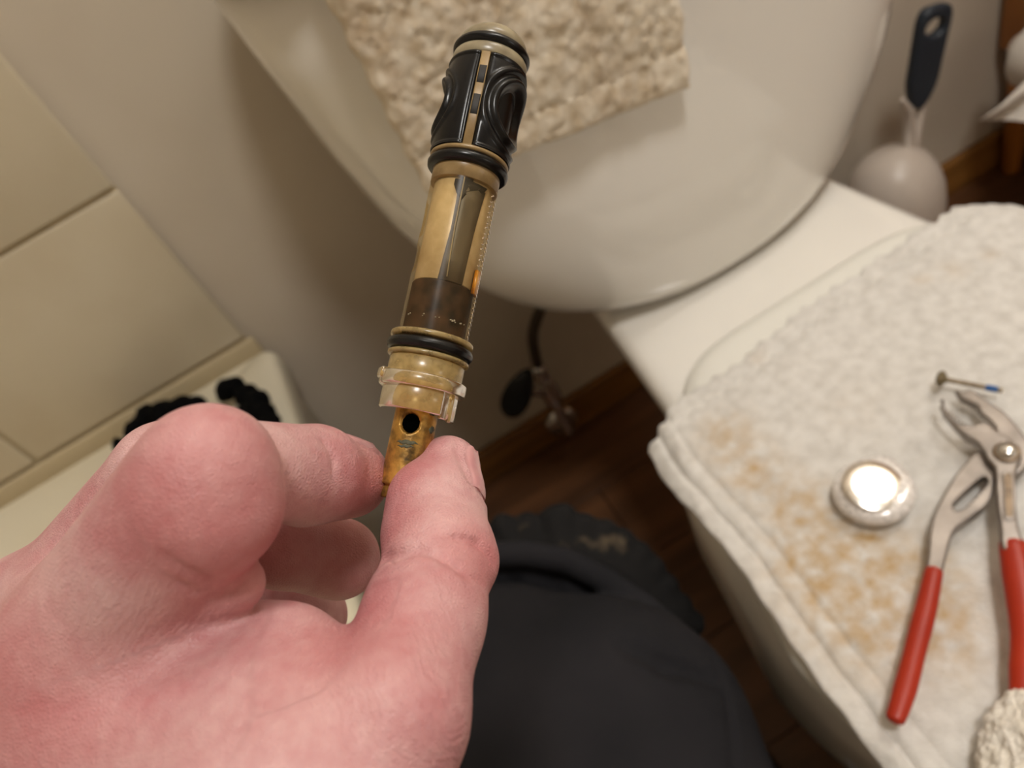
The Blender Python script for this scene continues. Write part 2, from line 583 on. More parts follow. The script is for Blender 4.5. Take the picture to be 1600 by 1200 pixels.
class Field:
    def __init__(self, lo, hi, h):
        self.h = h
        self.lo = np.array(lo, float)
        self.n = np.ceil((np.array(hi) - self.lo) / h).astype(int) + 1
        self.ax = [self.lo[i] + h * np.arange(self.n[i]) for i in range(3)]

    def blank(self, v=30.0):
        return np.full(self.n, v, np.float32)

    def cone(self, a, b, ra, rb, margin=9.0):
        a, b = np.array(a, float), np.array(b, float)
        lo = np.minimum(a - ra, b - rb) - margin
        hi = np.maximum(a + ra, b + rb) + margin
        sl = []
        for i in range(3):
            i0 = max(int((lo[i] - self.lo[i]) / self.h), 0)
            i1 = min(int((hi[i] - self.lo[i]) / self.h) + 2, self.n[i])
            if i1 <= i0:
                return None, None
            sl.append(slice(i0, i1))
        X = self.ax[0][sl[0]][:, None, None] - a[0]
        Y = self.ax[1][sl[1]][None, :, None] - a[1]
        Z = self.ax[2][sl[2]][None, None, :] - a[2]
        d = b - a
        L = float(d @ d)
        t = np.clip((X * d[0] + Y * d[1] + Z * d[2]) / max(L, 1e-9), 0, 1) if L > 1e-9 else np.zeros((1, 1, 1))
        D = np.sqrt((X - t * d[0]) ** 2 + (Y - t * d[1]) ** 2 + (Z - t * d[2]) ** 2) - (ra + t * (rb - ra))
        return tuple(sl), D.astype(np.float32)

    def add(self, G, a, b, ra, rb, k):
        sl, D = self.cone(a, b, ra, rb)
        if sl is None:
            return
        G[sl] = smin(G[sl], D, k)

    def cut(self, G, a, b, ra, rb, k):
        sl, D = self.cone(a, b, ra, rb)
        if sl is None:
            return
        G[sl] = -smin(-G[sl], D, k)

    def sample(self, G, P):
        Q = (np.asarray(P, float) - self.lo) / self.h
        I = np.clip(np.floor(Q).astype(int), 0, self.n - 2)
        F = np.clip(Q - I, 0, 1)
        r = 0
        for dx in (0, 1):
            for dy in (0, 1):
                for dz in (0, 1):
                    w = (F[..., 0] if dx else 1 - F[..., 0]) * (F[..., 1] if dy else 1 - F[..., 1]) * (F[..., 2] if dz else 1 - F[..., 2])
                    r = r + w * G[I[..., 0] + dx, I[..., 1] + dy, I[..., 2] + dz]
        return r

    def hit(self, G, o, d, t0, t1):
        """first crossing along a ray"""
        d = np.array(d, float)
        ts = np.arange(t0, t1, self.h * 0.5)
        v = self.sample(G, np.array(o) + ts[:, None] * d)
        i = np.argmax(v < 0)
        if not v[i] < 0:
            return None
        return np.array(o) + ts[i] * d

    def mesh(self, G):
        n = self.n
        ins = G < 0
        c = np.zeros(n - 1, np.int8)
        acc = np.zeros((*(n - 1), 3), np.float32)
        cnt = np.zeros(n - 1, np.int16)
        corners = [(i, j, k) for i in (0, 1) for j in (0, 1) for k in (0, 1)]

        def sub(A, o):
            return A[o[0]:o[0] + n[0] - 1, o[1]:o[1] + n[1] - 1, o[2]:o[2] + n[2] - 1]
        for o in corners:
            c += sub(ins, o)
        act = (c > 0) & (c < 8)
        idx = np.argwhere(act)
        vid = np.full(n - 1, -1, np.int64)
        vid[act] = np.arange(len(idx))
        vals = {o: G[idx[:, 0] + o[0], idx[:, 1] + o[1], idx[:, 2] + o[2]] for o in corners}
        pos = np.zeros((len(idx), 3))
        num = np.zeros(len(idx))
        for a in corners:
            for ax in range(3):
                if a[ax] == 0:
                    b = list(a)
                    b[ax] = 1
                    b = tuple(b)
                    va, vb = vals[a], vals[b]
                    s = (va < 0) != (vb < 0)
                    t = np.where(s, va / np.where(s, va - vb, 1), 0)
                    p = np.array(a, float)[None, :] + t[:, None] * (np.array(b) - np.array(a))[None, :]
                    pos += p * s[:, None]
                    num += s
        V = self.lo + self.h * (idx + pos / num[:, None])
        F = []
        for ax in range(3):
            sl0 = [slice(None)] * 3
            sl1 = [slice(None)] * 3
            sl0[ax] = slice(0, -1)
            sl1[ax] = slice(1, None)
            A, B = ins[tuple(sl0)], ins[tuple(sl1)]
            e = np.argwhere(A != B)
            u, w = [i for i in range(3) if i != ax]
            ok = (e[:, u] > 0) & (e[:, w] > 0) & (e[:, u] < n[u] - 1) & (e[:, w] < n[w] - 1)
            e = e[ok]
            flip = A[e[:, 0], e[:, 1], e[:, 2]]

            def g(du, dw):
                q = e.copy()
                q[:, u] -= du
                q[:, w] -= dw
                return vid[q[:, 0], q[:, 1], q[:, 2]]
            q = np.stack([g(1, 1), g(0, 1), g(0, 0), g(1, 0)], 1)
            if ax == 1:
                q = q[:, ::-1]
            q = np.where(flip[:, None], q, q[:, ::-1])
            F.append(q)
        F = np.concatenate(F)
        F = F[(F >= 0).all(1)]
        return V, F


def largest(V, F):
    """keep only the biggest connected shell"""
    lab = np.arange(len(V))
    while True:
        m = lab[F].min(1)
        new = lab.copy()
        for c in range(F.shape[1]):
            np.minimum.at(new, F[:, c], m)
        new = new[new]
        if (new == lab).all():
            break
        lab = new
    ids, cnt = np.unique(lab, return_counts=True)
    keep = lab == ids[cnt.argmax()]
    idx = np.cumsum(keep) - 1
    return V[keep], idx[F[keep[F].all(1)]]


def smin(a, b, k):
    if k <= 0:
        return np.minimum(a, b)
    h = np.clip(k - np.abs(a - b), 0, None) / k
    return np.minimum(a, b) - h * h * k * 0.25


def field_obj(name, V, F, m, parent, to_world):
    return mesh_obj(name, to_world(V), F.tolist(), m, parent)


def c2w(V):
    """camera-frame millimetres -> world metres"""
    return CO + (np.asarray(V, float) / 1000.0) @ CM


def cp(px, py, d):
    """point in camera-frame millimetres at depth d (metres)"""
    return np.array([(px - 800) / FPX * d, (py - 600) / FPX * d, d]) * 1000.0


# ------------------------------------------------------------------ the person: hand and bent knee
person = empty('person', tuple(c2w([cp(880, 960, 0.46)])[0] * np.array([1, 1, 0])))
tag(person, 'person holding the brass cartridge between thumb and index finger, dark work trousers, knee bent', 'person')


def skin_material():
    m, nt, b = new_mat('skin')
    b.inputs['Roughness'].default_value = 0.47
    b.inputs['Specular IOR Level'].default_value = 0.45
    b.inputs['Subsurface Weight'].default_value = 0.08
    b.inputs['Subsurface Radius'].default_value = (0.004, 0.0014, 0.0009)
    b.inputs['Subsurface Scale'].default_value = 1.0
    tc = node(nt, 'ShaderNodeTexCoord')
    at = node(nt, 'ShaderNodeAttribute')
    at.attribute_name = 'flush'
    n1 = node(nt, 'ShaderNodeTexNoise')
    n1.inputs['Scale'].default_value = 55
    n1.inputs['Detail'].default_value = 5
    n2 = node(nt, 'ShaderNodeTexNoise')
    n2.inputs['Scale'].default_value = 420
    n2.inputs['Detail'].default_value = 3
    nt.links.new(tc.outputs['Object'], n1.inputs['Vector'])
    nt.links.new(tc.outputs['Object'], n2.inputs['Vector'])
    r = node(nt, 'ShaderNodeValToRGB')
    r.color_ramp.elements[0].color = lin((186, 127, 129))
    r.color_ramp.elements[0].position = 0.36
    r.color_ramp.elements[1].color = lin((211, 172, 170))
    r.color_ramp.elements[1].position = 0.66
    ad = node(nt, 'ShaderNodeMath', operation='MULTIPLY_ADD')
    ad.inputs[1].default_value = 0.25
    nt.links.new(n2.outputs['Fac'], ad.inputs[0])
    s2 = node(nt, 'ShaderNodeMath', operation='MULTIPLY_ADD')
    s2.inputs[1].default_value = 0.8
    s2.inputs[2].default_value = -0.02
    nt.links.new(n1.outputs['Fac'], s2.inputs[0])
    nt.links.new(s2.outputs[0], ad.inputs[2])
    nt.links.new(ad.outputs[0], r.inputs['Fac'])
    mx = node(nt, 'ShaderNodeMix', data_type='RGBA')
    mx.inputs[7].default_value = lin((190, 98, 98))
    nt.links.new(at.outputs['Fac'], mx.inputs[0])
    nt.links.new(r.outputs['Color'], mx.inputs[6])
    nt.links.new(mx.outputs[2], b.inputs['Base Color'])
    # pores, fine lines
    v = node(nt, 'ShaderNodeTexVoronoi', feature='DISTANCE_TO_EDGE')
    v.inputs['Scale'].default_value = 1700
    nzw = node(nt, 'ShaderNodeTexNoise')
    nzw.inputs['Scale'].default_value = 420
    nzw.inputs['Detail'].default_value = 6
    nt.links.new(tc.outputs['Object'], v.inputs['Vector'])
    nt.links.new(tc.outputs['Object'], nzw.inputs['Vector'])
    mr = node(nt, 'ShaderNodeMath', operation='MULTIPLY_ADD')
    mr.inputs[1].default_value = 1.0
    nt.links.new(v.outputs['Distance'], mr.inputs[0])
    nt.links.new(nzw.outputs['Fac'], mr.inputs[2])
    # fine skin folds where the skin bunches (mask and running coordinate live on the mesh)
    wa = node(nt, 'ShaderNodeAttribute')
    wa.attribute_name = 'fold_mask'
    wc_ = node(nt, 'ShaderNodeAttribute')
    wc_.attribute_name = 'fold_run'
    nf = node(nt, 'ShaderNodeTexNoise')
    nf.inputs['Scale'].default_value = 130
    nf.inputs['Detail'].default_value = 4
    nt.links.new(tc.outputs['Object'], nf.inputs['Vector'])
    ph = node(nt, 'ShaderNodeMath', operation='MULTIPLY_ADD')
    ph.inputs[1].default_value = 34.0
    nt.links.new(nf.outputs['Fac'], ph.inputs[0])
    nt.links.new(wc_.outputs['Fac'], ph.inputs[2])
    sn = node(nt, 'ShaderNodeMath', operation='SINE')
    nt.links.new(ph.outputs[0], sn.inputs[0])
    wm = node(nt, 'ShaderNodeMath', operation='MULTIPLY')
    nt.links.new(sn.outputs[0], wm.inputs[0])
    nt.links.new(wa.outputs['Fac'], wm.inputs[1])
    sm_ = node(nt, 'ShaderNodeMath', operation='MULTIPLY_ADD')
    sm_.inputs[1].default_value = 0.32
    nt.links.new(wm.outputs[0], sm_.inputs[0])
    nt.links.new(mr.outputs[0], sm_.inputs[2])
    mr = sm_
    bp = node(nt, 'ShaderNodeBump')
    bp.inputs['Strength'].default_value = 0.42
    bp.inputs['Distance'].default_value = 0.0006
    nt.links.new(mr.outputs[0], bp.inputs['Height'])
    nt.links.new(bp.outputs['Normal'], b.inputs['Normal'])
    return m


M['skin'] = skin_material()
M['nail'] = mat('nail', (194, 134, 138), (212, 160, 158), scale=150, rough=0.28, spec=0.5, sss=0.1)

HF = Field((-160, -4, 86), (4, 215, 238), 0.75)
G_palm = HF.blank()
# joints: pixel-read positions with depth and radius (mm)
J = dict(
    i_mcp=(cp(142, 1005, .127), 12.8), i_pip=(cp(325, 738, .112), 9.9), i_dip=(cp(492, 737, .140), 8.4), i_tip=(cp(553, 742, .1525), 6.9),
    m_mcp=(cp(62, 985, .158), 14.0), m_pip=(cp(262, 742, .147), 10.2), m_dip=(cp(440, 850, .158), 8.9), m_tip=(cp(530, 873, .166), 8.8),
    r_mcp=(cp(50, 1050, .184), 13.0), r_pip=(cp(250, 850, .172), 9.6), r_dip=(cp(405, 925, .184), 8.6), r_tip=(cp(488, 962, .188), 8.5),
    p_mcp=(cp(50, 1110, .204), 12.0), p_pip=(cp(190, 960, .205), 8.6), p_dip=(cp(320, 1030, .214), 7.6), p_tip=(cp(390, 1060, .217), 7.0),
    t_tip=(cp(700, 729, .152), 6.2), t_mid=(cp(688, 792, .1462), 8.2), t_ip=(cp(687, 868, .138), 9.6), t_pp=(cp(662, 965, .128), 9.7), t_mcp=(cp(614, 1120, .113), 11.0),
    t_cmc=(cp(470, 1330, .108), 17.0), wrist=(cp(150, 1420, .140), 24.0), wrist2=(cp(130, 1420, .175), 22.0),
)


def jp(n): return J[n][0]
def jr(n): return J[n][1]


for f in 'imrp':
    a = f + '_mcp'
    w = 'wrist' if f in 'im' else 'wrist2'
    HF.add(G_palm, jp(w), jp(a), jr(w) * 0.8, jr(a), 9)
HF.add(G_palm, jp('t_cmc'), jp('t_mcp'), jr('t_cmc'), jr('t_mcp') * 0.97, 9)
HF.add(G_palm, jp('wrist'), jp('t_cmc'), 22, 16, 10)
HF.add(G_palm, jp('wrist'), np.array([-112.0, 185.0, 128.0]), 25, 27, 10)     # forearm, out of the frame
HF.add(G_palm, jp('wrist2'), np.array([-112.0, 185.0, 155.0]), 23, 26, 10)
for a, b in (('i_mcp', 'm_mcp'), ('m_mcp', 'r_mcp'), ('r_mcp', 'p_mcp')):
    HF.add(G_palm, jp(a), jp(b), jr(a), jr(b), 6)
# web and muscle between thumb and index
HF.add(G_palm, cp(300, 1095, .128), cp(462, 1108, .122), 13, 11.5, 7)
HF.add(G_palm, cp(462, 1116, .122), cp(590, 1175, .115), 11.5, 11, 4)
HF.add(G_palm, cp(200, 1150, .132), cp(420, 1220, .118), 20, 20, 12)
HF.add(G_palm, cp(320, 1062, .130), cp(405, 1022, .126), 8.0, 6.0, 8)
HF.add(G_palm, cp(405, 1022, .126), cp(452, 1018, .124), 6.0, 6.2, 5)
HF.add(G_palm, cp(452, 1018, .124), cp(490, 1060, .122), 6.2, 6.0, 3)
HF.add(G_palm, cp(490, 1060, .122), cp(525, 1118, .119), 6.0, 6.0, 3)
fingers = []
for f in 'imrp':
    G = HF.blank()
    HF.add(G, jp(f + '_mcp'), jp(f + '_pip'), jr(f + '_mcp') * 0.88, jr(f + '_pip'), 2)
    if f == 'i':   # the middle phalanx leaves from behind the bent knuckle
        HF.add(G, cp(365, 737, .122), jp('i_dip'), 8.4, jr('i_dip'), 1.0)
    else:
        HF.add(G, jp(f + '_pip'), jp(f + '_dip'), jr(f + '_pip') * 0.97, jr(f + '_dip'), 2.0)
    HF.add(G, jp(f + '_dip'), jp(f + '_tip'), jr(f + '_dip') * 0.97, jr(f + '_tip'), 2.0)
    if f == 'i':
        # pad of the proximal phalanx that bulges toward the viewer, skin fold at the finger's root, finger-tip pad
        HF.add(G, jp('i_pip'), cp(330, 788, .1125), 9.9, 9.7, 1)
        HF.add(G, cp(330, 788, .1125), cp(275, 850, .122), 9.7, 9.8, 3)
        HF.add(G, cp(300, 785, .1145), cp(190, 925, .1225), 9.8, 11.4, 5)
        HF.add(G, cp(470, 765, .140), cp(548, 758, .151), 6.6, 6.2, 3)
    if f == 'm':
        HF.add(G, cp(470, 868, .168), cp(520, 880, .175), 7.5, 7.6, 3)
    fingers.append(G)
Gt = HF.blank()
HF.add(Gt, jp('t_mcp'), jp('t_pp'), jr('t_mcp'), jr('t_pp'), 3)
HF.add(Gt, jp('t_pp'), jp('t_ip'), jr('t_pp'), jr('t_ip'), 4)
HF.add(Gt, jp('t_ip'), jp('t_mid'), jr('t_ip') * 0.93, jr('t_mid'), 3)
HF.add(Gt, jp('t_mid'), jp('t_tip'), jr('t_mid'), jr('t_tip'), 3)
HF.add(Gt, cp(655, 775, .147), cp(652, 830, .1425), 5.6, 6.3, 4)      # thumb pulp
HF.add(Gt, cp(733, 880, .137), cp(724, 850, .139), 4.8, 4.3, 3)       # knuckle of the thumb
fingers.append(Gt)
HAND = HF.blank(40)
for G, k in zip(fingers, (6, 6, 6, 6, 3)):
    HAND = np.minimum(HAND, smin(G_palm, G, k))
root_fold = HF.blank()          # skin fold at the root of the index finger
HF.add(root_fold, cp(270, 905, .127), cp(345, 912, .1205), 8.5, 5.2, 2)
HF.add(root_fold, cp(345, 912, .1205), cp(370, 911, .1195), 5.2, 4.4, 2)
HAND = smin(HAND, root_fold, 1.6)
FNG = fingers


def crease(G, F, pts, r, k, depth=0.0):
    """groove drawn on the surface through picture points, radius r, sunk by depth"""
    prev = None
    for px, py in pts:
        d = np.array([(px - 800) / FPX, (py - 600) / FPX, 1.0])
        h = F.hit(G, (0, 0, 0), d, 95, 600)
        if h is None:
            prev = None
            continue
        h = h + d / np.linalg.norm(d) * depth
        if prev is not None:
            todo.append((prev, h, r, k))
        prev = h


todo = []
crease(HAND, HF, [(598, 872), (625, 866), (655, 858)], 0.9, 1.4, 0.1)
crease(HAND, HF, [(655, 858), (690, 872), (735, 905), (772, 925)], 0.55, 1.0, 0.1)
crease(HAND, HF, [(700, 838), (745, 850), (772, 880)], 0.5, 0.9, 0.1)
crease(HAND, HF, [(735, 900), (755, 915), (775, 908)], 0.4, 0.8, 0.1)
crease(HAND, HF, [(345, 905), (300, 895), (260, 870)], 0.4, 1.0, 0.0)
crease(HAND, HF, [(360, 930), (310, 925), (270, 905)], 0.35, 1.0, 0.0)
crease(HAND, HF, [(505, 690), (520, 715), (522, 745)], 0.35, 1.0, 0.0)


def nail_frame(base, along, outn):
    along = np.array(along, float); along /= np.linalg.norm(along)
    outn = np.array(outn, float); outn -= along * (outn @ along); outn /= np.linalg.norm(outn)
    return along, outn, np.cross(along, outn)


NAILS = {
    'thumb_nail': (jp('t_mid') + np.array([2.6, -2.0, 0.6]), jp('t_tip') - jp('t_mid'), np.array([1.0, 0.15, -0.55]), 10.0, 8.6),
    'index_nail': (jp('i_dip') + (jp('i_tip') - jp('i_dip')) * 0.35, jp('i_tip') - jp('i_dip'), np.array([0.1, -1.0, -0.05]), 11.0, 8.0),
}
for nm, (base, al, on, L_, W_) in NAILS.items():
    al, on, sd = nail_frame(base, al, on)
    path = [(u, -1.08) for u in np.linspace(0.95, 0.12, 8)] + [(-0.04 + 0.10 * abs(w) ** 2, w) for w in np.linspace(-0.85, 0.85, 9)] + [(u, 1.08) for u in np.linspace(0.12, 0.95, 8)]
    prev = None
    for u, w in path:
        p = base + al * L_ * u + sd * (w * W_ / 2) + on * 10
        h = HF.hit(HAND, p, -on, 0, 22)
        if h is not None and prev is not None and np.linalg.norm(h - prev) < 4:
            todo.append((prev, h, 0.45, 0.7))
        prev = h
for a, b, r, k in todo:
    HF.cut(HAND, a, b, r, r, k)
for a_ in (0, 1, 2):      # close the cut end of the forearm
    for e_ in (0, -1):
        idx_ = [slice(None)] * 3
        idx_[a_] = e_
        HAND[tuple(idx_)] = np.maximum(HAND[tuple(idx_)], 0.5)
V, F = largest(*HF.mesh(HAND))
hand = field_obj('hand', V, F, M['skin'], person, c2w)
# redder skin over joints, finger tips and the web
hot = [(jp('i_tip'), 9), (cp(600, 770, .15), 9), (jp('m_tip'), 14), (jp('m_dip'), 14), (cp(540, 1040, .115), 9), (cp(100, 1050, .12), 14), (jp('t_ip') + np.array([6, 0, -6]), 7), (cp(620, 840, .134), 5),
       (cp(390, 860, .115), 7), (jp('i_pip') + np.array([4, 6, -8]), 12)]
fl = np.zeros(len(V))
for c, r in hot:
    fl = np.maximum(fl, np.exp(-((V - c) ** 2).sum(1) / (2 * r * r)))
att = hand.data.attributes.new('flush', 'FLOAT', 'POINT')
if len(hand.data.vertices) == len(V):
    att.data.foreach_set('value', (fl * 0.42).astype(np.float32))
mask = np.zeros(len(V))
run = np.zeros(len(V))
for c, r, dr, wl, a in ((cp(235, 865, .122), 11, (0.80, 0.60, 0), 1.0, 1.0), (cp(520, 1030, .118), 9, (0.75, 0.65, 0), 1.3, 0.6), (cp(690, 1120, .108), 14, (0.8, -0.6, 0), 1.2, 0.5),
                        (cp(640, 905, .131), 5, (0.55, 0.83, 0), 0.55, 0.9), (cp(560, 745, .146), 6, (1, 0, 0), 0.7, 0.4), (cp(300, 1060, .118), 12, (0.3, 0.95, 0), 1.6, 0.5)):
    g = a * np.exp(-((V - c) ** 2).sum(1) / (2 * r * r))
    better = g > mask
    run = np.where(better, (V @ np.array(dr)) * 2 * np.pi / wl, run)
    mask = np.maximum(mask, g)
for nm_, val in (('fold_mask', mask), ('fold_run', run)):
    a_ = hand.data.attributes.new(nm_, 'FLOAT', 'POINT')
    if len(hand.data.vertices) == len(V):
        a_.data.foreach_set('value', val.astype(np.float32))
sm = hand.modifiers.new('soften', 'SMOOTH')
sm.factor = 0.5
sm.iterations = 3

# forearm: continues the wrist out of the frame (same skin, its cut end closed)


def nail(name, base, along, outn, length, width, G, lift=0.55):
    """curved nail plate laid on the finger: rays from outside hit the finger's field"""
    along = np.array(along, float); along /= np.linalg.norm(along)
    outn = np.array(outn, float); outn -= along * (outn @ along); outn /= np.linalg.norm(outn)
    side = np.cross(along, outn)
    rows, cols = 12, 11
    P = []
    for i in range(rows):
        u = i / (rows - 1)
        for j in range(cols):
            w = (j / (cols - 1) - 0.5) * 2
            rnd = 1.0
            if u > 0.75:
                rnd = math.sqrt(max(0.0, 1 - ((u - 0.75) / 0.25) ** 2)) * 0.35 + 0.65
            if u < 0.2:
                rnd = 0.75 + 0.25 * math.sqrt(max(0, 1 - ((0.2 - u) / 0.2) ** 2))
            p = base + along * length * u + side * (w * width / 2 * rnd) + outn * 10
            h = HF.hit(G, p, -outn, 0, 22)
            if h is None:
                h = p - outn * 12
            P.append(h + outn * (lift - 0.55 * (abs(w) > 0.95)))
    P = np.array(P).reshape(rows, cols, 3)
    # smooth the plate
    for _ in range(4):
        Q = P.copy()
        Q[1:-1] = (P[:-2] + P[2:] + 2 * P[1:-1]) / 4
        P = Q
    top = P.reshape(-1, 3)
    bot = top - outn * 0.6
    n = rows * cols
    F = []
    for i in range(rows - 1):
        for j in range(cols - 1):
            a = i * cols + j
            F.append([a, a + 1, a + cols + 1, a + cols])
            F.append([n + a, n + a + cols, n + a + cols + 1, n + a + 1])
    rim = [j for j in range(cols)] + [i * cols + cols - 1 for i in range(1, rows)] + [(rows - 1) * cols + j for j in range(cols - 2, -1, -1)] + [i * cols for i in range(rows - 2, 0, -1)]
    for q in range(len(rim)):
        a, b = rim[q], rim[(q + 1) % len(rim)]
        F.append([a, b, n + b, n + a])
    return mesh_obj(name, c2w(np.vstack([top, bot])), F, M['nail'], person)


for nm, (base, al, on, L_, W_) in NAILS.items():
    nail(nm, base, al, on, L_, W_, HAND)

# ------------------------------------------------------------------ trousers
M['trousers'] = mat('charcoal_cotton', (31, 31, 34), (39, 38, 41), scale=14, rough=0.9, spec=0.12, bump=0.25, bscale=900, bdist=0.0005)


def dusty(name, c, dust, sc, lo, hi):
    m = mat(name, c, dust, scale=sc, rough=0.85, spec=0.2, ramp=(lo, hi), bump=0.3, bscale=500)
    return m


M['patch'] = dusty('dusty_black_pad', (24, 23, 23), (104, 90, 70), 34, 0.60, 0.76)
TF = Field((-150, 30, 230), (300, 560, 600), 3.0)
TR = TF.blank(90)


def tadd(a, b, ra, rb, k):
    sl, D = TF.cone(a, b, ra, rb, margin=30)
    if sl is not None:
        TR[sl] = smin(TR[sl], D, k)


knee = cp(892, 1022, .458)
hip = cp(1120, 1640, .36)
tadd(hip, cp(940, 1145, .450), 92, 76, 16)
tadd(cp(790, 1102, .470), cp(975, 1164, .450), 73, 76, 12)
w2c = lambda p: (CM @ (np.array(p) - CO)) * 1000
foot = w2c((0.02, 0.215, 0.02))
tadd(cp(900, 1150, .480), foot, 62, 48, 24)
knee_base = TR.copy()
roll = [cp(*p) for p in ((640, 885, .486), (740, 868, .490), (820, 865, .492), (885, 876, .490), (945, 906, .486), (1000, 944, .478), (1050, 985, .468), (1090, 1025, .458))]
for a_, b_ in zip(roll, roll[1:]):       # the fabric bunches in a roll above the knee cap
    sl, D = TF.cone(a_, b_, 8.5, 8.5, margin=30)
    TR[sl] = smin(TR[sl], D, 1.0)
    dn = np.array([4.0, 11.0, 16.0])
    sl, D = TF.cone(a_ + dn, b_ + dn, 9.0, 9.0, margin=30)
    TR[sl] = smin(TR[sl], D, 3.0)
    sl, D = TF.cone(a_ + dn, cp(900, 1110, .520), 9.0, 34.0, margin=30)
    TR[sl] = smin(TR[sl], D, 3.0)
for pts, r, k, dep, cutit in (
        ([(980, 1010), (1040, 1040), (1110, 1060)], 4, 8, 1, True),
        ([(1112, 1020), (1130, 1070), (1142, 1130), (1148, 1200), (1150, 1260)], 1.6, 4, 0, True)):
    prev = None
    for px, py in pts:
        d = np.array([(px - 800) / FPX, (py - 600) / FPX, 1.0])
        h = TF.hit(knee_base, (0, 0, 0), d, 240, 600)
        if h is None:
            continue
        h = h + d / np.linalg.norm(d) * dep
        if prev is not None:
            if cutit:
                TF.cut(TR, prev, h, r, r, k)
            else:
                TF.add(TR, prev, h, r, r, k)
        prev = h
for a_ in (0, 1, 2):
    for e_ in (0, -1):
        idx_ = [slice(None)] * 3
        idx_[a_] = e_
        TR[tuple(idx_)] = np.maximum(TR[tuple(idx_)], 0.5)
V, F = largest(*TF.mesh(TR))
nV = V + 0
tro = field_obj('trousers', V, F, M['trousers'], person, c2w)
sm = tro.modifiers.new('soften', 'SMOOTH'); sm.factor = 0.5; sm.iterations = 2
# side seam
seam = []
for px, py in [(1108, 1025), (1122, 1050), (1134, 1090), (1141, 1140), (1146, 1200), (1149, 1260)]:
    d = np.array([(px - 800) / FPX, (py - 600) / FPX, 1.0])
    h = TF.hit(TR, (0, 0, 0), d, 240, 600)
    if h is not None:
        seam.append(c2w([h - d * 0.6])[0])
tube('seam', smooth_path(seam, 24), 0.0011, M['trousers'], person, k=8)
# dusty padded knee edge with a scalloped rim
PF = Field((-40, 40, 380), (130, 190, 560), 2.0)
PD = PF.blank(60)
rim = [(742, 812, 9), (790, 806, 8), (828, 804, 8), (868, 796, 9), (886, 790, 7), (918, 806, 8), (950, 815, 8), (978, 830, 8), (1003, 850, 8), (1024, 872, 8), (1045, 900, 8), (1066, 930, 8), (1088, 958, 7)]
prev = None
for i, (px, py, r) in enumerate(rim):
    c = cp(px - 4, py + 16, .520)
    sl, D = PF.cone(c, c, r * 0.82, r * 0.82, 12)
    PD[sl] = smin(PD[sl], D, 5)
    inner = cp(px - (px - 860) * 0.20, py + (1000 - py) * 0.32, .512)
    sl, D = PF.cone(c, inner, 7, 9, 12)
    PD[sl] = smin(PD[sl], D, 8)
V, F = PF.mesh(PD)
pad = field_obj('knee_pad', V, F, M['patch'], person, c2w)
pad['label'] = 'black knee pad with a bumpy dusty rim'

# boot on the floor under the knee
R = []
fx, fy = 0.02, 0.225
for z, w, yb, yf in ((0.0, 0.048, fy - 0.16, fy + 0.10), (0.012, 0.05, fy - 0.162, fy + 0.104), (0.03, 0.048, fy - 0.155, fy + 0.10), (0.05, 0.045, fy - 0.15, fy + 0.085), (0.075, 0.044, fy - 0.14, fy + 0.04), (0.10, 0.044, fy - 0.12, fy - 0.0)):
    ym, yh = (yb + yf) / 2, (yf - yb) / 2
    R.append([(fx + w * math.copysign(abs(math.cos(a)) ** 0.8, math.cos(a)), ym + yh * math.copysign(abs(math.sin(a)) ** 0.8, math.sin(a)), z) for a in np.linspace(0, 2 * math.pi, 32, endpoint=False)])
rings('boot', R, M['rubber'], person)

# ------------------------------------------------------------------ faucet cartridge
P0 = cp(672, 548, .155)
P1 = cp(768, 90, .155 * 1.07)
ax = P1 - P0
ax /= np.linalg.norm(ax)
vr = P0 / np.linalg.norm(P0)
back = vr - ax * (vr @ ax); back /= np.linalg.norm(back)
side = np.cross(back, ax); side /= np.linalg.norm(side)
if side[0] < 0:
    side = -side
axw, sw, bw = CM.T @ ax, CM.T @ side, CM.T @ back
org = c2w([P0])[0]
cart = empty('faucet_cartridge')
cart.matrix_world = Matrix(((sw[0], bw[0], axw[0], org[0]), (sw[1], bw[1], axw[1], org[1]), (sw[2], bw[2], axw[2], org[2]), (0, 0, 0, 1)))
tag(cart, 'worn brass and amber plastic faucet cartridge with black rubber seals, held upright in the hand', 'cartridge')
# local frame (mm/1000): z up the axis, x to the picture's right, -y toward the viewer; angle 0 = toward the viewer


def cyl_pt(r, th, z):
    return (r * math.sin(th) / 1000, -r * math.cos(th) / 1000, z / 1000)


def lathe(name, prof, m, k=64, a0=None, a1=None, caps=True):
    if a0 is None:
        th = np.linspace(0, 2 * math.pi, k, endpoint=False)
        return rings(name, [[cyl_pt(r, t, z) for t in th] for r, z in prof], m, cart, cap0=caps, cap1=caps, local=True)
    th = np.linspace(a0, a1, k)
    return rings(name, [[cyl_pt(r, t, z) for t in th] for r, z in prof], m, cart, close_u=False, cap0=False, cap1=False, local=True)


def arc_block(name, r0, r1, z0, z1, a0, a1, m, k=24, bev=0.25):
    """a piece of tube wall: curved block with softened rim"""
    th = np.linspace(math.radians(a0), math.radians(a1), k)
    e = bev
    prof = [(r0, z0 + e), (r0 + e, z0), (r1 - e, z0), (r1, z0 + e), (r1, z1 - e), (r1 - e, z1), (r0 + e, z1), (r0, z1 - e)]
    R = [[cyl_pt(r, t, z) for r, z in prof] for t in th]
    return rings(name, R, m, cart, local=True)


